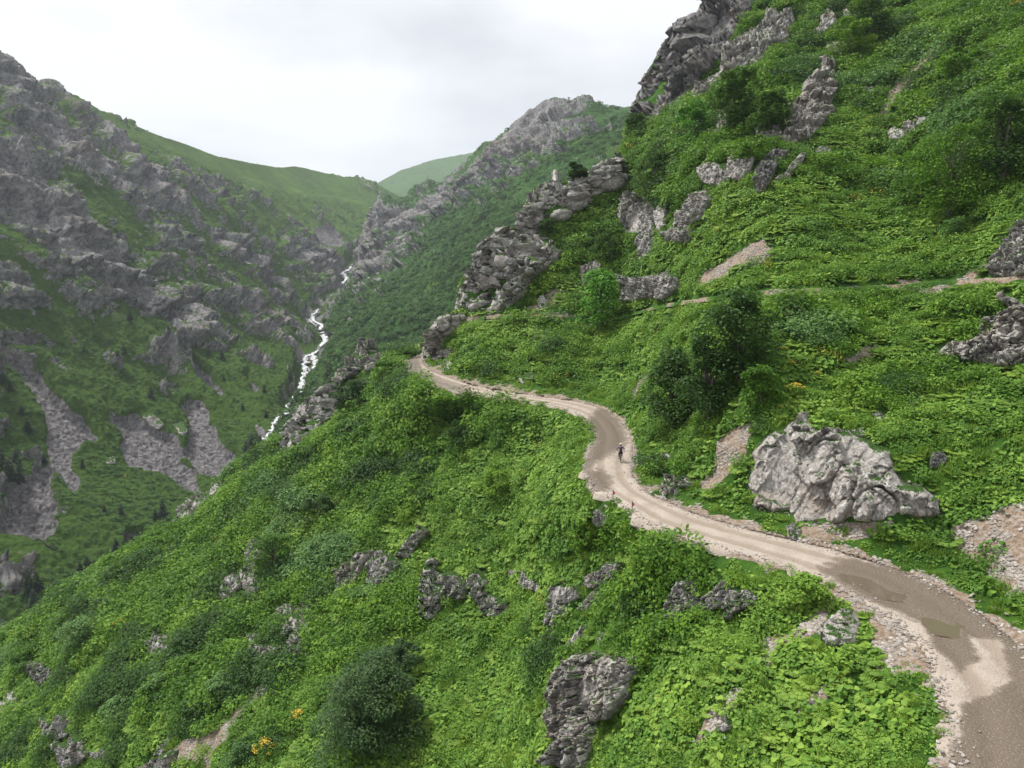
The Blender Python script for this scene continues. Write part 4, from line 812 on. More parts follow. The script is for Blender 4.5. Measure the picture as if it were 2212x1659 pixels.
def clear_of_crags(P, rad, CRAGPOLY=CRAGPOLY):
    u, v, t = pix(P); okk = np.ones(len(P), bool)
    for poly in CRAGPOLY:
        a = np.array(poly); mg = 40; m_ = (u > a[:, 0].min()-mg)&(u < a[:, 0].max()+mg)&(v > a[:, 1].min()-mg)&(v < a[:, 1].max()+mg); k_ = np.where(m_)[0]
        if len(k_):
            d, qx, qy = nearline(u[k_], v[k_], poly, True); s = np.where(inpoly(u[k_], v[k_], poly), -d, d); below = (v[k_] > qy+1)
            okk[k_] &= s > (rad[k_]*F/t[k_])*np.where(below, .55, .30)
    return okk
tn = pix(Pn)[2]; shr = fbm(Pn/9, 4, 51)*.9 + fbm(Pn/30, 2, 57)*.6
SHB = blobs(An['u'], An['v'], [(500,1250,420,330,-35,.42),(950,900,330,110,-15,.3),(850,1150,250,200,0,.1),(1480,330,160,200,-30,.35),(2050,250,260,300,-30,.35),(1800,100,160,100,0,.2),(1650,900,110,80,0,.25),(1500,1250,160,80,0,.15),(600,1480,200,120,0,.3),
   (1900,520,380,90,-10,-.6),(1150,1150,250,250,0,-.35),(1650,1530,250,120,0,-.6),(2050,1000,150,130,0,-.7),(1300,730,330,60,0,-.35),(1750,750,200,90,0,-.1),(1100,1560,220,120,0,-.6),(1850,330,120,250,40,-.35)])
sc_m = shr+SHB; idx = np.full(len(Pn), 0); u1 = rng.uniform(0, 1, len(Pn)); u2 = rng.uniform(0, 1, len(Pn))
pick = lambda lo, n: lo+rng.integers(0, n, len(Pn))
gr_ = .6*fbm(Pn/7, 3, 88); idx = np.where(u1 < .50+gr_, pick(0, 4), np.where(u1 < .68+gr_, pick(10, 2), np.where(u1 < .80+.5*gr_, pick(23, 2), pick(8, 2))))
edge = (An['dm'] < 2.2)&(u2 < .6); idx = np.where(edge, np.where(u1 < .6, pick(8, 2), pick(0, 4)), idx)
sh = (sc_m > .08)&(u2 < np.clip(.25+sc_m*1.6, 0, .93))&(An['dm'] > 1.5); wil = fbm(Pn/16, 3, 63) > .30; dk = fbm(Pn/9, 4, 67) > .16
idx = np.where(sh, np.where(wil, pick(12, 2), np.where(dk, pick(14, 2), pick(4, 4))), idx)
u3 = rng.uniform(0, 1, len(Pn)); idx = np.where((u3 < .0012), pick(18, 2), idx)
flower = (u3 > .9965)&(fbm(Pn/15, 2, 71) > .0); idx = np.where(flower, pick(16, 2), idx)
dist = np.clip(np.sqrt(tn/60), .85, 1.7)
scl = np.where(sh, (.5+1.5*rng.uniform(0, 1, len(Pn))**2.2)*(1+.4*np.clip(sc_m, 0, .8)), rng.uniform(.55, 1.35, len(Pn)))*dist
scl = np.where(idx == 16, scl*.7, scl); scl = np.where((idx >= 18)&(idx < 20), .6, scl); scl = np.where(An['dm'] < 1.5, scl*.55, scl)
td = nearline(*pix(Pn)[:2], TERR)[0]*tn/F
ok_ = (td > .62)&~((An['v'] < 250)&(An['u'] > 1330)&(An['u'] < 1640)&((An['fd'] > .5)|(nearline(An['u'], An['v'], SIL)[0] < 16))) & clear_of_crags(Pn, np.where((idx > 7)&(idx < 12), .16, np.where(idx < 4, .5, .9))*scl); ok_ &= clear_of_crags(Pn, .28*scl, [p_ for p_, w_ in BARE if w_ >= 1]); print('kept', ok_.sum())
scatter('hillside_vegetation', (Pn-Nr*.05)[ok_], Nr[ok_], scl[ok_], idx[ok_])
# shrubs on the far slopes
def wfar(c, n, A):
    t = np.clip(pix(c)[2], 100, 2000); return .045*np.clip(500/t, .1, 1.5)**2*sst(.50, .42, A['rock'])*(A['scree'] < .2)*(A['fd'] < 20)*(A['u'] > -60)*(A['v'] > 0)
P1, N1, A1, tot1 = sample(LV, LQ, LA, None, lambda c, n, A: wfar(c, n, A)*1.6*(1-.9*sst(560, 380, A['v']))*sst(-.45, .25, fbm(c/45, 4, 81)))
P2, N2, A2, tot2 = sample(MV, MQ, MA, None, lambda c, n, A: 2.6*wfar(c, n, A)*sst(-.2, .15, fbm(c/45, 4, 83)+.4*sst(350, 600, A['v'])))
Pf = np.concatenate([P1, P2]); Nf = np.concatenate([N1, N2]); print('far shrubs', len(P1), len(P2))
scatter('distant_shrubs', Pf, Nf, rng.uniform(.7, 2.0, len(Pf))*np.concatenate([np.full(len(P1), .85), np.full(len(P2), 1.7)]), 20+rng.integers(0, 3, len(Pf)))
# gravel and rubble on the bare ground
Pg, Ng, Ag, _ = sample(NV, NQ, NA, 19000, lambda c, n, A: (A['bare'] > .35)*(A['on'] < .5)*(A['fd'] < 5)*vis_u(A)*(A['crag'] < .5)*(.35+.5*(A['dm'] > 1.2))*sst(-.3, .3, vnoise(c/1.3, 95))*np.clip(60/np.clip(pix(c)[2], 20, 200), .2, 1.5)**1.5)
scatter('gravel', Pg, Ng, .04+.16*rng.uniform(0, 1, len(Pg))**3+.03*(pix(Pg)[2] > 60), 25+rng.integers(0, 3, len(Pg)))
# pebbles strewn on both rims of the track
k_ = rng.integers(0, len(RP)-1, 5200); s_ = rng.uniform(0, 1, (5200, 1)); side = rng.uniform(0, 1, 5200) < .5
pa = np.where(side[:, None], RP[k_]*(1-s_)+RP[k_+1]*s_, RQ[k_]*(1-s_)+RQ[k_+1]*s_); dir_ = (RP[k_]-RQ[k_]); dir_ /= np.linalg.norm(dir_, axis=1, keepdims=True)
pa = pa + dir_*(np.where(side, 1, -1)*rng.normal(-.05, .35, 5200))[:, None]; pa[:, 2] = .03
scatter('pebbles', pa, np.tile([0, 0, 1.], (5200, 1)), .03+.09*rng.uniform(0, 1, 5200)**3, 25+rng.integers(0, 3, 5200))

# larger loose stones, one by one
stone_me = [mesh('stone', *stone_vf(40+i, 3), M['stone']) for i in range(4)]
ST = []
def put_stone(P_, s, first=[0]):
    k = rng.integers(0, 4)
    if first[0] < 4: o = stone_me[first[0]]; first[0] += 1
    else: o = stone_me[k].copy(); col.objects.link(o)
    o.location = P_; o.scale = (s, s*rng.uniform(.8, 1.1), s*rng.uniform(.7, 1.2)); o.rotation_euler = (rng.normal(0, .3), rng.normal(0, .3), rng.uniform(0, 6.28))
    ST.append(o); tag(o, 'loose angular pale stone lying in the rubble and verge along the dirt road', 'stone', 'loose stones strewn beside the dirt road')
for x, y, r in ((1210,580,20),(1775,540,20),(1820,548,15),(1735,675,20),(1815,640,13),(1880,345,13),(1903,362,11),(1065,710,18),(1095,722,12),(800,1000,20),(1045,1012,18),(1105,1040,18),(1820,765,17),(1085,968,20),(1322,530,13),
                (1985,375,20),(1735,275,14),(2090,432,18),(2140,455,14),(2020,400,12),(1495,222,10),(1640,300,9),(2180,520,14),(1695,520,9),(1610,500,11),(1680,600,9),(1640,705,14),(1800,590,12),(1840,600,9),(1725,480,14),(1660,430,10),(1560,440,8),(1620,420,8),(1945,470,9),
                (1960,80,14),(2100,50,20),(2140,30,16),(2050,120,12),(1990,150,14),(2120,160,18),(2060,200,12),(2150,240,16),(2010,230,10),(1950,180,12),(2170,120,14),(1140,690,10),(1170,600,10),(1240,530,9),(780,1075,10),(880,975,9),(930,985,9),(1300,860,14),(1350,830,12),(1260,880,9)):
    q = Z7([(x, y)])[0]; p = ground(q[0], q[1], ZN); put_stone(p, r*.504*pix(p)[2]/F*.9)
for x, y, r in ((800,690,9),(1565,940,12),(600,915,9),(700,960,7),(590,905,8),(650,1020,12),(600,1080,9),(1180,1330,14),(1200,1385,16),(1320,1350,12),(1130,1390,10),(1600,1080,14),(840,1340,6),(470,1250,6),(1310,1495,12),(1610,1560,16)):
    q = Z6([(x, y)])[0]; p = ground(q[0], q[1], ZN); put_stone(p, r*.405*pix(p)[2]/F*.9)
for i in range(0, len(RP)-1, 5):
    for A_, sg in ((RP, 1), (RQ, -1)):
        if rng.uniform() < .6:
            d_ = (RP[i]-RQ[i])/np.linalg.norm(RP[i]-RQ[i]); p = A_[i]+d_*sg*rng.uniform(.0, .5); put_stone((p[0], p[1], .05), rng.uniform(.08, .2))

# ------------------------------------------------------------------ trees
def crown_mesh(n, w, h, leaf, nl, layered=.5):
    V = []; Fs = []; o = 0; L = []
    for i in range(nl):
        z = rng.uniform(.10, 1.0)**.85; rr = 1.15*w*np.sqrt(max(0.03, 1-((z-.42)/.66)**2))*rng.uniform(.2, .85); a = rng.uniform(0, 6.28); L.append((rr*np.cos(a), rr*np.sin(a), z*h, rng.uniform(.5, 1.4)*min(.19*h, .55*w+.02*h)*(1.25-.7*z)))
    for (x, y, z, r) in L:
        k = int(n/nl); zz = rng.uniform(-.6, 1, k); a = rng.uniform(0, 6.28, k); s = np.sqrt(1-zz*zz); d = np.stack([s*np.cos(a), s*np.sin(a), zz*(1-.5*layered)], 1)
        p = np.array([x, y, z])+d*r*rng.uniform(.72, 1.12, (k, 1)); v, f = leaves(p, leaf*rng.uniform(.6, 1.3, k), a-np.pi/2+rng.normal(0, .8, k), -rng.uniform(-.2, .7, k), rng.normal(0, .45, k), 'oval'); V.append(v); Fs.append(f+o); o += len(v)
    return np.concatenate(V), np.concatenate(Fs), L
def trunk_mesh(h, r, L, stems=1):
    parts = []
    for s in range(stems):
        ox, oy = (0, 0) if stems == 1 else (rng.uniform(-.3, .3)*h*.3, rng.uniform(-.3, .3)*h*.3)
        pts = [(0, 0, -.08*h), (ox*.3+.02*h, oy*.3, .2*h), (ox*.7-.01*h, oy*.7, .45*h), (ox, oy, .8*h)]; parts.append(tube(pts, [r, r*.8, r*.55, r*.15]))
        for l in L[s::stems][:9]:
            z0 = max(.12*h, l[2]*.6); parts.append(tube([(ox*z0/h, oy*z0/h, z0), ((ox*z0/h+l[0])*.5, (oy*z0/h+l[1])*.5, (z0+l[2])*.5), (l[0], l[1], l[2])], [r*.35, r*.22, r*.08], 5))
    return join(parts)
def tree(u, v, hpx, wpx, mat, label, name='broadleaf_tree', cat='tree', leaf=.28, n=5200, nl=26, stems=1, sink=.0, group=None):
    p = ground(u, v, ZN); t = pix(p)[2]; h = hpx*t/F; w = wpx*t/F/2; root = empty(name, p-np.array([0, 0, sink*h]))
    tag(root, label, cat, group); V, Fc, L = crown_mesh(n, w*.8, h*.92, leaf, nl); mesh('crown', V, Fc, M[mat], False, root)
    tv, tf = trunk_mesh(h, .022*h, L, stems); mesh('trunk', tv, tf, M['bark'], True, root); return root
T = tree
T(1297, 712, 138, 95, 'bright', 'bright green round tree standing by itself on the terrace edge', leaf=.55)
T(1246, 398, 50, 48, 'dark', 'small dark tree alone on the jagged skyline crest', leaf=.45)
T(1452, 928, 190, 125, 'dark', 'dark spreading tree nearest the road bend, left of its group', leaf=.38, n=7500, nl=34, stems=2)
T(1528, 905, 190, 125, 'dark', 'dark many-stemmed tree with bare grey stems in front of its group', leaf=.32, n=6500, nl=30, stems=4)
T(1590, 840, 222, 175, 'dark', 'tallest dark tree at the back of the group above the road', leaf=.36, n=9000, nl=40, stems=2)
T(1640, 880, 95, 110, 'shrub', 'low mid-green bush on the right of the dark tree group', 'leafy_bush', 'bush', leaf=.3, n=3500)
T(800, 1600, 215, 265, 'bluegreen', 'big dark bluish-green bush at the bottom of the lower slope', 'dense_bush', 'bush', leaf=.30, n=22000, nl=60, stems=4, sink=.08)
T(860, 1455, 70, 120, 'bluegreen', 'rounded shoulder bush behind the big bluish-green bush', 'dense_bush', 'bush', leaf=.22, n=6000, nl=26, stems=2)
T(2045, 478, 205, 160, 'shrub', 'airy tall tree with a visible thin trunk on the right slope', leaf=.36, n=8000, nl=36, stems=2)
T(2165, 395, 190, 170, 'dark', 'dark full tree close to the right edge of the slope', leaf=.38, n=9000, nl=40, stems=2)
T(1985, 450, 120, 130, 'shrub', 'lower mid-green tree left of the airy tall tree', leaf=.34, n=5000)
T(2060, 545-30, 50, 60, 'willow', 'small pale grey-green bush below the airy tall tree', 'leafy_bush', 'bush', leaf=.25, n=1500)
T(1585, 285, 130, 150, 'dark', 'broad dark tree beside the ring-shaped rock', leaf=.5, n=7500, nl=34)
T(1660, 300, 100, 130, 'dark', 'second broad dark tree left of the tall pale slab', leaf=.5, n=6000)
T(1500, 330, 110, 120, 'bright', 'fresh green tree on the rim left of the ring-shaped rock', leaf=.5, n=6000)
T(1835, 130, 95, 110, 'shrub', 'rounded tree right of the broken rock band near the top', leaf=.5, n=5200)
T(1880, 95, 110, 120, 'dark', 'dark tree at the top edge left of the bare earth gully', leaf=.5, n=5200)
T(2070, 190, 85, 110, 'shrub', 'round bush right of the upper end of the earth gully', 'leafy_bush', 'bush', leaf=.4, n=4200)
T(1375, 300, 55, 50, 'dark', 'dark little tree against the sky at the foot of the huge cliff', leaf=.5, n=2600)
T(1412, 430, 105, 110, 'dark', 'tree with a slim trunk above the stepped blocky outcrop', leaf=.42, n=5200)
T(1180, 520, 52, 50, 'dark', 'small dark bush in the gap of the jagged crest', 'leafy_bush', 'bush', leaf=.4, n=1800)
T(1320, 570, 75, 90, 'dark', 'dark green tree above the bright green round tree', leaf=.42, n=3800)
T(1620, 360, 70, 100, 'shrub', 'bush at the foot of the slab on its left', 'leafy_bush', 'bush', leaf=.4, n=3200)
T(835, 850, 85, 120, 'shrub', 'leafy bush heap at the ridge end just below the far bend', 'leafy_bush', 'bush', leaf=.36, n=5200, sink=.1)
T(760, 880, 70, 120, 'dark', 'darker bush heap left of the one below the far bend', 'leafy_bush', 'bush', leaf=.36, n=4600, sink=.1)
T(1010, 960, 60, 120, 'dark', 'dark spreading bush in the hollow under the far road', 'leafy_bush', 'bush', leaf=.34, n=4000, sink=.1)
T(1075, 1075, 75, 120, 'shrub', 'wide shrub left of the little road spur', 'leafy_bush', 'bush', leaf=.32, n=4600, sink=.1)
T(170, 1420, 90, 90, 'willow', 'pale airy tree on the left slope under the ridge', leaf=.42, n=4000, stems=2)
T(235, 1262, 60, 95, 'shrub', 'tree crown standing just on the left part of the ridge', leaf=.42, n=3600, stems=2)
T(60, 1450, 60, 90, 'shrub', 'leafy tree above the dark rock wall at the lower left', leaf=.42, n=3200)
T(480, 1500, 55, 90, 'willow', 'grey-green willow bush in the middle of the lower slope', 'willow_bush', 'bush', leaf=.3, n=3000, sink=.1)
T(262, 1555, 65, 95, 'willow', 'grey-green willow bush above the tan landslip', 'willow_bush', 'bush', leaf=.3, n=3200, sink=.1)
T(525, 1655, 75, 90, 'willow', 'silvery willow bush at the bottom edge right of the landslip', 'willow_bush', 'bush', leaf=.26, n=3600, sink=.1)
T(345, 1500, 50, 80, 'willow', 'third grey-green willow bush between the other two', 'willow_bush', 'bush', leaf=.3, n=2600, sink=.1)
T(590, 1235, 95, 120, 'shrub', 'leafy tree right of the white stone blade', leaf=.34, n=5200, stems=3, sink=.05)
T(690, 1130, 70, 110, 'dark', 'dark bush high on the slope above the white stone blade', 'leafy_bush', 'bush', leaf=.34, n=4000, sink=.1)
T(1270, 1180, 70, 110, 'shrub', 'bush on the steep bank below the first road sign', 'leafy_bush', 'bush', leaf=.24, n=4800, sink=.1)
T(1738, 1305, 78, 120, 'broad', 'tall leafy plant heap at the lower road edge beside the puddle', 'leafy_bush', 'bush', leaf=.24, n=4200, sink=.12)
# conifers of the valley, all from one or two shared shapes
def spruce_vf(seed):
    V = []; Fs = []; o = 0; lv = 15
    for i in range(lv):
        z = .08+.90*i/lv; rr = .21*(1-z)**.85+.012; nb = 9 if i < 10 else 6
        for b in range(nb):
            a = 2*np.pi*b/nb+rng.uniform(0, .7); k = 5; s = np.linspace(.25, 1, k)*rng.uniform(.8, 1.15); p = np.stack([rr*s*np.cos(a), rr*s*np.sin(a), z-.32*rr*s], 1)
            v, f = leaves(p, np.full(k, .105*(1.15-z*.7)), np.full(k, a-np.pi/2)+rng.normal(0, .8, k), rng.normal(-.35, .2, k), rng.normal(0, .5, k), 'oval'); V.append(v); Fs.append(f+o); o += len(v)
    return np.concatenate(V), np.concatenate(Fs)
sp_c = []; sp_t = None; SP_ = []
SPR = [Z3([(x, y)])[0]+(h*.3637,) for x, y, h in ((970,1420,120),(925,1430,70),(1000,1490,90),(1040,1530,75),(950,1500,60),(1480,990,60),(1500,1020,115),(1530,1030,125),(1550,1000,80),(1462,1015,60),(1515,1045,70),(490,1110,45),(1240,450,35),(1320,470,60),(770,240,65),(735,440,65),(1440,770,42),(1580,820,55),(1725,590,50),(898,700,70),
      (120,1205,135),(60,1190,140),(15,1110,120),(95,1100,100),(165,905,95),(20,610,70),(60,660,60),(130,800,60),(840,1570,60),(785,1600,90),(740,1625,80),(870,1560,50),(690,1605,75),(650,460,50),(700,455,40),(1000,300,35),(500,430,40),(265,1090,60),(1330,600,35),(1165,400,30),(620,1380,45),(720,1390,60))]
SPR += [Z8([(x, y)])[0]+(h*.504,) for x, y, h in ((125,370,115),(160,355,95),(150,450,110),(105,330,60),(345,280,60),(375,270,70),(530,205,70),(600,170,50))]
SPR += [Z4([(x, y)])[0]+(h*.2976,) for x, y, h in ((552,960,180),(540,765,75),(470,1015,60),(75,1000,60),(255,905,50),(620,800,60),(960,740,60),(600,860,60),(590,640,40),(700,620,45))]
for u, v, h in SPR:
    z = look(u, v, ZF)
    if z > 1e8: continue
    p = at(u, v, z); H = h*z/F*1.1; root = empty('spruce_tree', p-np.array([0, 0, .04*H]))
    tag(root, 'narrow dark green spruce growing on the far valley side', 'spruce tree', 'spruce trees on the far valley slopes')
    if len(sp_c) < 3: c_ = mesh('crown', *spruce_vf(len(sp_c)), M['spruce'], False, root); sp_c.append(c_)
    else: c_ = sp_c[rng.integers(0, 3)].copy(); col.objects.link(c_); c_.parent = root
    SP_.append(root)
    if sp_t is None: sp_t = mesh('trunk', *tube([(0, 0, -.05), (0, 0, .5), (0, 0, .97)], [.018, .010, .003], 6), M['bark'], True, root)
    else: t_ = sp_t.copy(); col.objects.link(t_); t_.parent = root
    root.scale = (H*rng.uniform(.9, 1.3),)*2+(H,); root.rotation_euler = (0, 0, rng.uniform(0, 6.28))
# yellow azaleas
az = []; AZ = []
for u, v, r in [Z6([(x, y)])[0]+(r*.405,) for x, y, r in ((735,535,42),(775,560,38),(990,625,45),(328,685,24),(655,612,22),(1110,522,20),(975,465,18),(915,705,20),(850,512,16),(930,388,18))]+[Z7([(460,430)])[0]+(22,)]+\
        [Z5([(x, y)])[0]+(r*.405,) for x, y, r in ((2180,75,42),(585,1265,30),(1372,435,18),(1375,852,18),(1315,1218,14),(620,1215,14))]+[Z8([(x, y)])[0]+(r*.504,) for x, y, r in ((515,530,34),(1140,1065,46),(1285,920,34),(1690,22,20),(1000,162,14),(230,410,14),(60,1075,14),(1590,880,12))]:
    p = ground(u, v, ZN); s = r*pix(p)[2]/F; root = empty('azalea_bush', p); tag(root, 'azalea bush covered in clusters of yellow blossom on the green slope', 'azalea bush', 'yellow azaleas flowering on the near slopes')
    if not az:
        fo = mesh('foliage', *cl_shrub(260, 1.0, 1.0, .22, 6), M['shrub'], False, root); fl_ = []; V = []; Fs = []; o_ = 0
        for i in range(22):
            a = rng.uniform(0, 6.28); q = np.sqrt(rng.uniform(0, .8)); v_, f_ = cl_shrub(16, .17, .17, .13, 2, low=.0); v_ = v_+np.array([q*np.cos(a), q*np.sin(a), .95-.5*q*q]); V.append(v_); Fs.append(f_+o_); o_ += len(v_)
        fw = mesh('blossom', np.concatenate(V), np.concatenate(Fs), M['yellow'], False, root); az = [fo, fw]
    else:
        for q in az: c_ = q.copy(); col.objects.link(c_); c_.parent = root
    root.location.z += .25*s; root.scale = (s*1.25,)*3; AZ.append(root); root.rotation_euler = (0, 0, rng.uniform(0, 6.28))

# each repeat gets its own label: which of its neighbours, beside what
ORD = ['', 'second', 'third', 'fourth', 'fifth', 'sixth', 'seventh', 'eighth', 'ninth', 'tenth', 'eleventh', 'twelfth', 'thirteenth', 'fourteenth', 'fifteenth', 'sixteenth', 'seventeenth', 'eighteenth', 'nineteenth', 'twentieth']
def name_by_place(objs, one, many, anchors):
    P_ = np.array([o.location[:] for o in objs]); u, v, _ = pix(P_); cl = {}
    for i in range(len(objs)): k = min(range(len(anchors)), key=lambda j: (anchors[j][0]-u[i])**2+(anchors[j][1]-v[i])**2); cl.setdefault(k, []).append(i)
    for k, L in cl.items():
        L.sort(key=lambda i: u[i]); n = len(L); w = anchors[k][2]
        for r, i in enumerate(L):
            if n == 1: s = 'the only %s %s' % (one, w)
            elif r == 0: s = 'leftmost of the %s %s' % (many, w)
            elif r == n-1: s = 'rightmost of the %s %s' % (many, w)
            elif r <= n//2: s = '%s from left of the %s %s' % (ORD[r], many, w)
            else: s = '%s from right of the %s %s' % (ORD[n-1-r], many, w)
            objs[i]['label'] = s
name_by_place(SP_, 'dark spruce', 'dark spruces', [(365,1120,'left of the ridge teeth'),(548,975,'below the white river'),(178,1000,'on the slope left of the scree fans'),(20,1010,'at the left edge'),(300,1180,'behind the ridge line'),(60,1290,'above the lower left cliff'),(250,770,'under the pale cliffs'),(470,780,'on the middle rock rib'),(570,890,'on the bank left of the river'),(710,790,'right of the river'),(260,1200,'just behind the left ridge'),(240,1110,'on the green valley floor'),(40,850,'above the left scree'),(830,770,'behind the rock tower')])
name_by_place(AZ, 'yellow azalea', 'yellow azaleas', [(1620,825,'above the earth landslip'),(1720,858,'above the massive rock face'),(1450,880,'among the dark trees'),(1320,1310,'above the split pillar'),(2200,30,'in the top right corner'),(1555,511,'above the upper earth patch'),(1870,180,'beside the tall pale slab'),(1860,420,'in the middle of the right slope'),(260,1360,'on the left slope'),(580,1630,'at the bottom left edge'),(850,1108,'high on the lower slope')])
name_by_place(ST, 'pale stone', 'pale stones', [(1780,1400,'by the big grey boulder'),(1640,1460,'in the gully below the boulder'),(1500,1600,'at the bottom edge in the gully'),(2000,1380,'on the outer shoulder at the puddles'),(1940,1430,'on the rubble mound'),(2050,1280,'along the inner verge by the puddles'),(2150,1180,'in the debris fan, upper part'),(2170,1110,'high in the debris fan'),(2100,1230,'in the debris fan, lower part'),(1800,1150,'under the massive rock face'),(1600,1130,'on the inner verge left of the rock face'),(1560,990,'on the bare landslip'),
 (1420,1080,'on the inner verge past the signs'),(1365,970,'on the inner verge by the cyclist'),(1275,1000,'on the outer edge by the cyclist'),(1300,900,'at the inner bend'),(1240,895,'at the outer bend'),(1100,860,'on the far straight'),(960,825,'before the far bend'),(890,780,'at the far bend'),(1450,1150,'on the outer edge right of the signs'),(1650,1210,'on the outer edge below the rock face'),(1830,1285,'on the outer edge beside the leafy heap'),(2040,1550,'on the near outer shoulder'),(2200,1420,'on the near inner verge'),(2040,1700,'at the bottom of the track')])

# ------------------------------------------------------------------ road signs
M['signwhite'] = plain('white_sign_paint', (.78, .78, .78), .45); M['signred'] = plain('red_sign_paint', (.62, .012, .015), .45); M['signpost'] = plain('black_post_paint', (.02, .02, .022), .5)
def box(x0, x1, y0, y1, z0, z1): return [(x0,y0,z0),(x1,y0,z0),(x1,y1,z0),(x0,y1,z0),(x0,y0,z1),(x1,y0,z1),(x1,y1,z1),(x0,y1,z1)], [[0,3,2,1],[4,5,6,7],[0,1,5,4],[1,2,6,5],[2,3,7,6],[3,0,4,7]]
for (u, v), lb in (((1324, 1076), 'chevron road sign on a black post, the farther one, nearer the cyclist'), ((1365.5, 1101), 'chevron road sign on a black post, the nearer one, by the grassy corner')):
    p = ground(u, v, ZN); p = at(u, v, min(pix(p)[2], float(zdepth(u, v, 0.0)))); r = empty('road_sign', p, -math.atan2(p[0], p[1])*.8); tag(r, lb, 'road sign', 'chevron signs on the outer edge of the bend')
    mesh('post', *join([box(-.025, .025, -.02, .02, -.4, .70)]), M['signpost'], False, r)
    pn = mesh('panel', *box(.028, .235, -.012, .012, .22, .68), M['signwhite'], False, r)
    ar, af = [(.032, -.016, .26), (.205, -.016, .45), (.032, -.016, .64), (.032, -.012, .26), (.205, -.012, .45), (.032, -.012, .64)], [[0, 1, 2], [5, 4, 3], [0, 3, 4, 1], [1, 4, 5, 2], [2, 5, 3, 0]]
    mesh('red_arrow', ar, af, M['signred'], False, pn)

# ------------------------------------------------------------------ bicycle and rider
BP = at(1340.6, 998.5, zdepth(1340.6, 998.5, .02)); RZ = -.10
for nm, c_, r_ in (('tyre', (.018, .018, .018), .8), ('frame', (.03, .03, .035), .35), ('steel', (.35, .35, .36), .35), ('jacket', (.095, .06, .17), .75), ('pants', (.012, .012, .014), .85), ('skin', (.45, .27, .19), .6), ('cap', (.75, .74, .74), .7), ('hair', (.02, .013, .01), .6), ('pack', (.012, .012, .018), .8), ('shoe', (.03, .03, .032), .7)): M[nm] = plain('rider_'+nm, c_, r_)
bk = empty('bicycle', BP, RZ); tag(bk, 'black mountain bicycle ridden away from the camera on the dirt road', 'bicycle')
def torus(cy, cz, R_, r_, n=40, k=8):
    V = [(r_*math.sin(b), cy+(R_+r_*math.cos(b))*math.cos(a), cz+(R_+r_*math.cos(b))*math.sin(a)) for a in [2*math.pi*i/n for i in range(n)] for b in [2*math.pi*j/k for j in range(k)]]
    return V, [[i*k+j, i*k+(j+1) % k, ((i+1) % n)*k+(j+1) % k, ((i+1) % n)*k+j] for i in range(n) for j in range(k)]
for cy in (0, 1.06):
    w = mesh('wheel', *join([tube([(0, cy, .35), (0, cy+.31*math.cos(a), .35+.31*math.sin(a))], .0025, 3) for a in [2*math.pi*i/16 for i in range(16)]]+[tube([(-.045, cy, .35), (.045, cy, .35)], .02)]), M['steel'], False, bk)
    mesh('tyre', *torus(cy, .35, .325, .028), M['tyre'], True, w); mesh('rim', *torus(cy, .35, .298, .012), M['steel'], True, w)
mesh('frame', *join([tube([(0, .42, .30), (0, .20, .80)], .017), tube([(0, .42, .30), (0, .86, .76)], .022), tube([(0, .23, .74), (0, .83, .84)], .017)]+[tube([(s*.05, 0, .35), (s*.03, .40, .30)], .011) for s in (-1, 1)]+[tube([(s*.05, 0, .35), (s*.02, .22, .74)], .009) for s in (-1, 1)]+[tube([(0, .87, .72), (0, .83, .92)], .02)]), M['frame'], True, bk)
mesh('fork', *join([tube([(s*.06, 1.06, .35), (s*.06, .93, .62), (0, .88, .70)], .014) for s in (-1, 1)]), M['frame'], True, bk)
hb = mesh('handlebar', *join([tube([(-.37, .80, 1.02), (-.12, .84, .97), (.12, .84, .97), (.37, .80, 1.02)], .013), tube([(0, .83, .90), (0, .86, .97)], .017)]), M['frame'], True, bk)
for s in (-1, 1): mesh('grip', *tube([(s*.26, .82, .997), (s*.375, .80, 1.02)], .018), M['tyre'], True, hb)
mesh('saddle', *join([tube([(0, .04, .91), (0, .16, .92), (0, .32, .905)], [.075, .05, .022], 10), tube([(0, .19, .80), (0, .16, .9)], .013)]), M['tyre'], True, bk)
cr = mesh('crank', *join([tube([(-.09, .42, .30), (.09, .42, .30)], .014), tube([(-.09, .42, .30), (-.09, .26, .28)], .01), tube([(.09, .42, .30), (.09, .58, .32)], .01), tube([(.055, .42, .30), (.065, .42, .30)], .09, 20)]), M['steel'], True, bk)
for s, y, z in ((-1, .26, .28), (1, .58, .32)): mesh('pedal', *box(s*.14-.045, s*.14+.045, y-.04, y+.04, z-.012, z+.012), M['tyre'], False, cr)
def skinned(name, nodes, edges, mat, parent, sub=2):
    me = bpy.data.meshes.new(name); me.from_pydata([n[0] for n in nodes], edges, []); me.materials.append(M[mat]); o = bpy.data.objects.new(name, me); col.objects.link(o); o.parent = parent
    md = o.modifiers.new('skin', 'SKIN'); md.use_smooth_shade = True
    if not me.skin_vertices: me.skin_vertices_add() if hasattr(me, 'skin_vertices_add') else None
    if me.skin_vertices:
        for i, n in enumerate(nodes): me.skin_vertices[0].data[i].radius = n[1] if isinstance(n[1], tuple) else (n[1], n[1])
        me.skin_vertices[0].data[0].use_root = True
    sm = o.modifiers.new('smooth', 'SUBSURF'); sm.levels = sub; sm.render_levels = sub; return o
pr = empty('person', BP, RZ); tag(pr, 'cyclist seen from behind in purple jacket, black trousers and white cap', 'person')
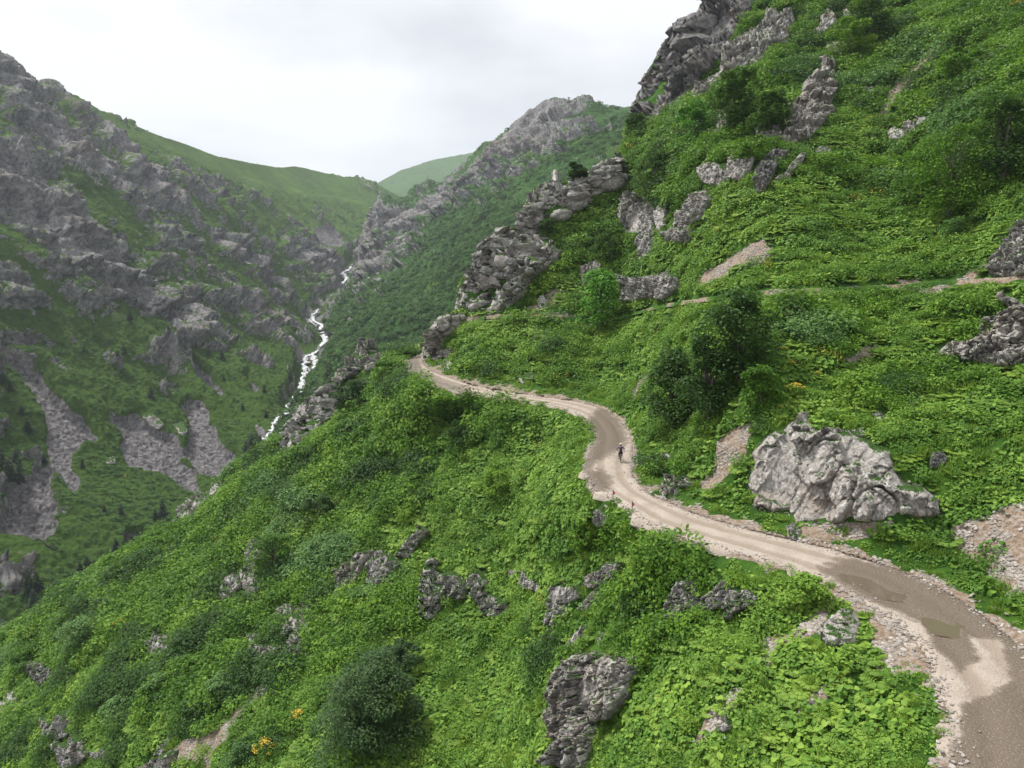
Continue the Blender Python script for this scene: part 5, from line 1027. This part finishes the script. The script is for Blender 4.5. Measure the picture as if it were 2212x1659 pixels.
def body_nodes(k=1.0):
    N = [((0, .13, .97), (.15*k, .11*k)), ((0, .19, 1.12), (.125*k, .10*k)), ((0, .27, 1.30), (.15*k, .11*k)), ((0, .33, 1.43), (.13*k, .09*k)), ((0, .38, 1.53), .052*k), ((0, .405, 1.60), .07*k), ((0, .42, 1.67), (.078*k, .095*k)), ((0, .425, 1.74), (.07*k, .085*k)), ((0, .515, 1.655), .014*k), ((0, .50, 1.60), .035*k)]
    E = [(0, 1), (1, 2), (2, 3), (3, 4), (4, 5), (5, 6), (6, 7), (6, 8), (5, 9)]
    for s in (-1, 1):
        b = len(N); N += [((s*.18, .33, 1.43), .06*k), ((s*.36, .42, 1.24), .043*k), ((s*.375, .70, 1.10), .028*k), ((s*.345, .78, 1.06), (.036*k, .02*k))]; E += [(3, b), (b, b+1), (b+1, b+2), (b+2, b+3)]
        for f, x in enumerate((-.034, -.011, .012, .034)):
            c = len(N); ln = (.85, 1, .95, .75)[f]; N += [((s*(.335-x), .82, 1.055), .0095), ((s*(.335-x), .845, 1.03), .0085), ((s*(.335-x), .83, 1.03-.03*ln), .0075)]; E += [(b+3, c), (c, c+1), (c+1, c+2)]
        c = len(N); N += [((s*.295, .79, 1.045), .0105), ((s*.285, .80, 1.005), .009)]; E += [(b+3, c), (c, c+1)]
        c = len(N); y, z = ((.26, .28) if s < 0 else (.58, .32)); ky = .47 if s < 0 else .62; kz = .68 if s < 0 else .76
        N += [((s*.095, .14, .93), .085*k), ((s*.15, ky, kz), .058*k), ((s*.14, y-.09, z+.12), .038*k), ((s*.14, y-.10, z+.06), .036), ((s*.14, y+.07, z+.04), .03)]; E += [(0, c), (c, c+1), (c+1, c+2), (c+2, c+3), (c+3, c+4)]
    return N, E
bn, be = body_nodes(); skinned('body', bn, be, 'skin', pr)
skinned('jacket', [((0, .14, 1.0), (.165, .125)), ((0, .19, 1.12), (.145, .115)), ((0, .27, 1.30), (.168, .128)), ((0, .33, 1.43), (.145, .105)), ((0, .375, 1.50), .068)]+[x for s in (-1, 1) for x in [((s*.185, .33, 1.43), .078), ((s*.36, .42, 1.24), .058), ((s*.375, .68, 1.11), .042)]], [(0, 1), (1, 2), (2, 3), (3, 4), (3, 5), (5, 6), (6, 7), (3, 8), (8, 9), (9, 10)], 'jacket', pr)
skinned('trousers', [((0, .12, .97), (.165, .125))]+[x for s in (-1, 1) for x in [((s*.10, .15, .92), .102), ((s*.15, (.47 if s < 0 else .62), (.68 if s < 0 else .76)), .075), ((s*.14, (.17 if s < 0 else .49), (.42 if s < 0 else .46)), .055)]], [(0, 1), (1, 2), (2, 3), (0, 4), (4, 5), (5, 6)], 'pants', pr)
for s, y, z in ((-1, .26, .28), (1, .58, .32)): skinned('shoe', [((s*.14, y-.12, z+.07), .046), ((s*.14, y-.02, z+.055), .044), ((s*.14, y+.09, z+.045), .036)], [(0, 1), (1, 2)], 'shoe', pr)
skinned('hair', [((0, .40, 1.72), .095), ((0, .36, 1.65), .085), ((0, .345, 1.57), .055), ((0, .33, 1.50), .035)], [(0, 1), (1, 2), (2, 3)], 'hair', pr)
cp = mesh('cap', *tube([(0, .415, 1.725), (0, .415, 1.765), (0, .415, 1.80), (0, .415, 1.825)], [.107, .102, .075, .03], 16), M['cap'], True, pr)
mesh('visor', *join([tube([(0, .48, 1.735), (0, .58, 1.725)], [.07, .045], 10)]), M['cap'], True, cp)
bp = mesh('backpack', *join([tube([(0, .03, 1.04), (0, .05, 1.10), (0, .13, 1.30), (0, .20, 1.42), (0, .24, 1.47)], [.10, .135, .14, .12, .06], 12), tube([(0, -.06, 1.08), (0, .0, 1.24)], [.07, .08], 10)]+[tube([(s*.09, .18, 1.44), (s*.11, .36, 1.46), (s*.11, .42, 1.30), (s*.11, .26, 1.08)], .017, 6) for s in (-1, 1)]), M['pack'], True)
bp.location = BP; bp.rotation_euler = (0, 0, RZ); tag(bp, "black backpack worn on the cyclist's back", 'backpack')

# ------------------------------------------------------------------ the air of the valley
hz = mesh('haze', *box(-4010, 4010, -260, 5210, -262, 900)); hz.data.materials.append(bpy.data.materials.new('valley_haze')); tag(hz, kind='stuff')
hm = hz.data.materials[0]; hm.use_nodes = True; hm.node_tree.nodes.clear(); pv_ = hm.node_tree.nodes.new('ShaderNodeVolumePrincipled'); ho = hm.node_tree.nodes.new('ShaderNodeOutputMaterial')
pv_.inputs['Color'].default_value = (.80, .88, 1.0, 1); pv_.inputs['Density'].default_value = .000095; pv_.inputs['Anisotropy'].default_value = .2; hm.node_tree.links.new(pv_.outputs[0], ho.inputs['Volume'])
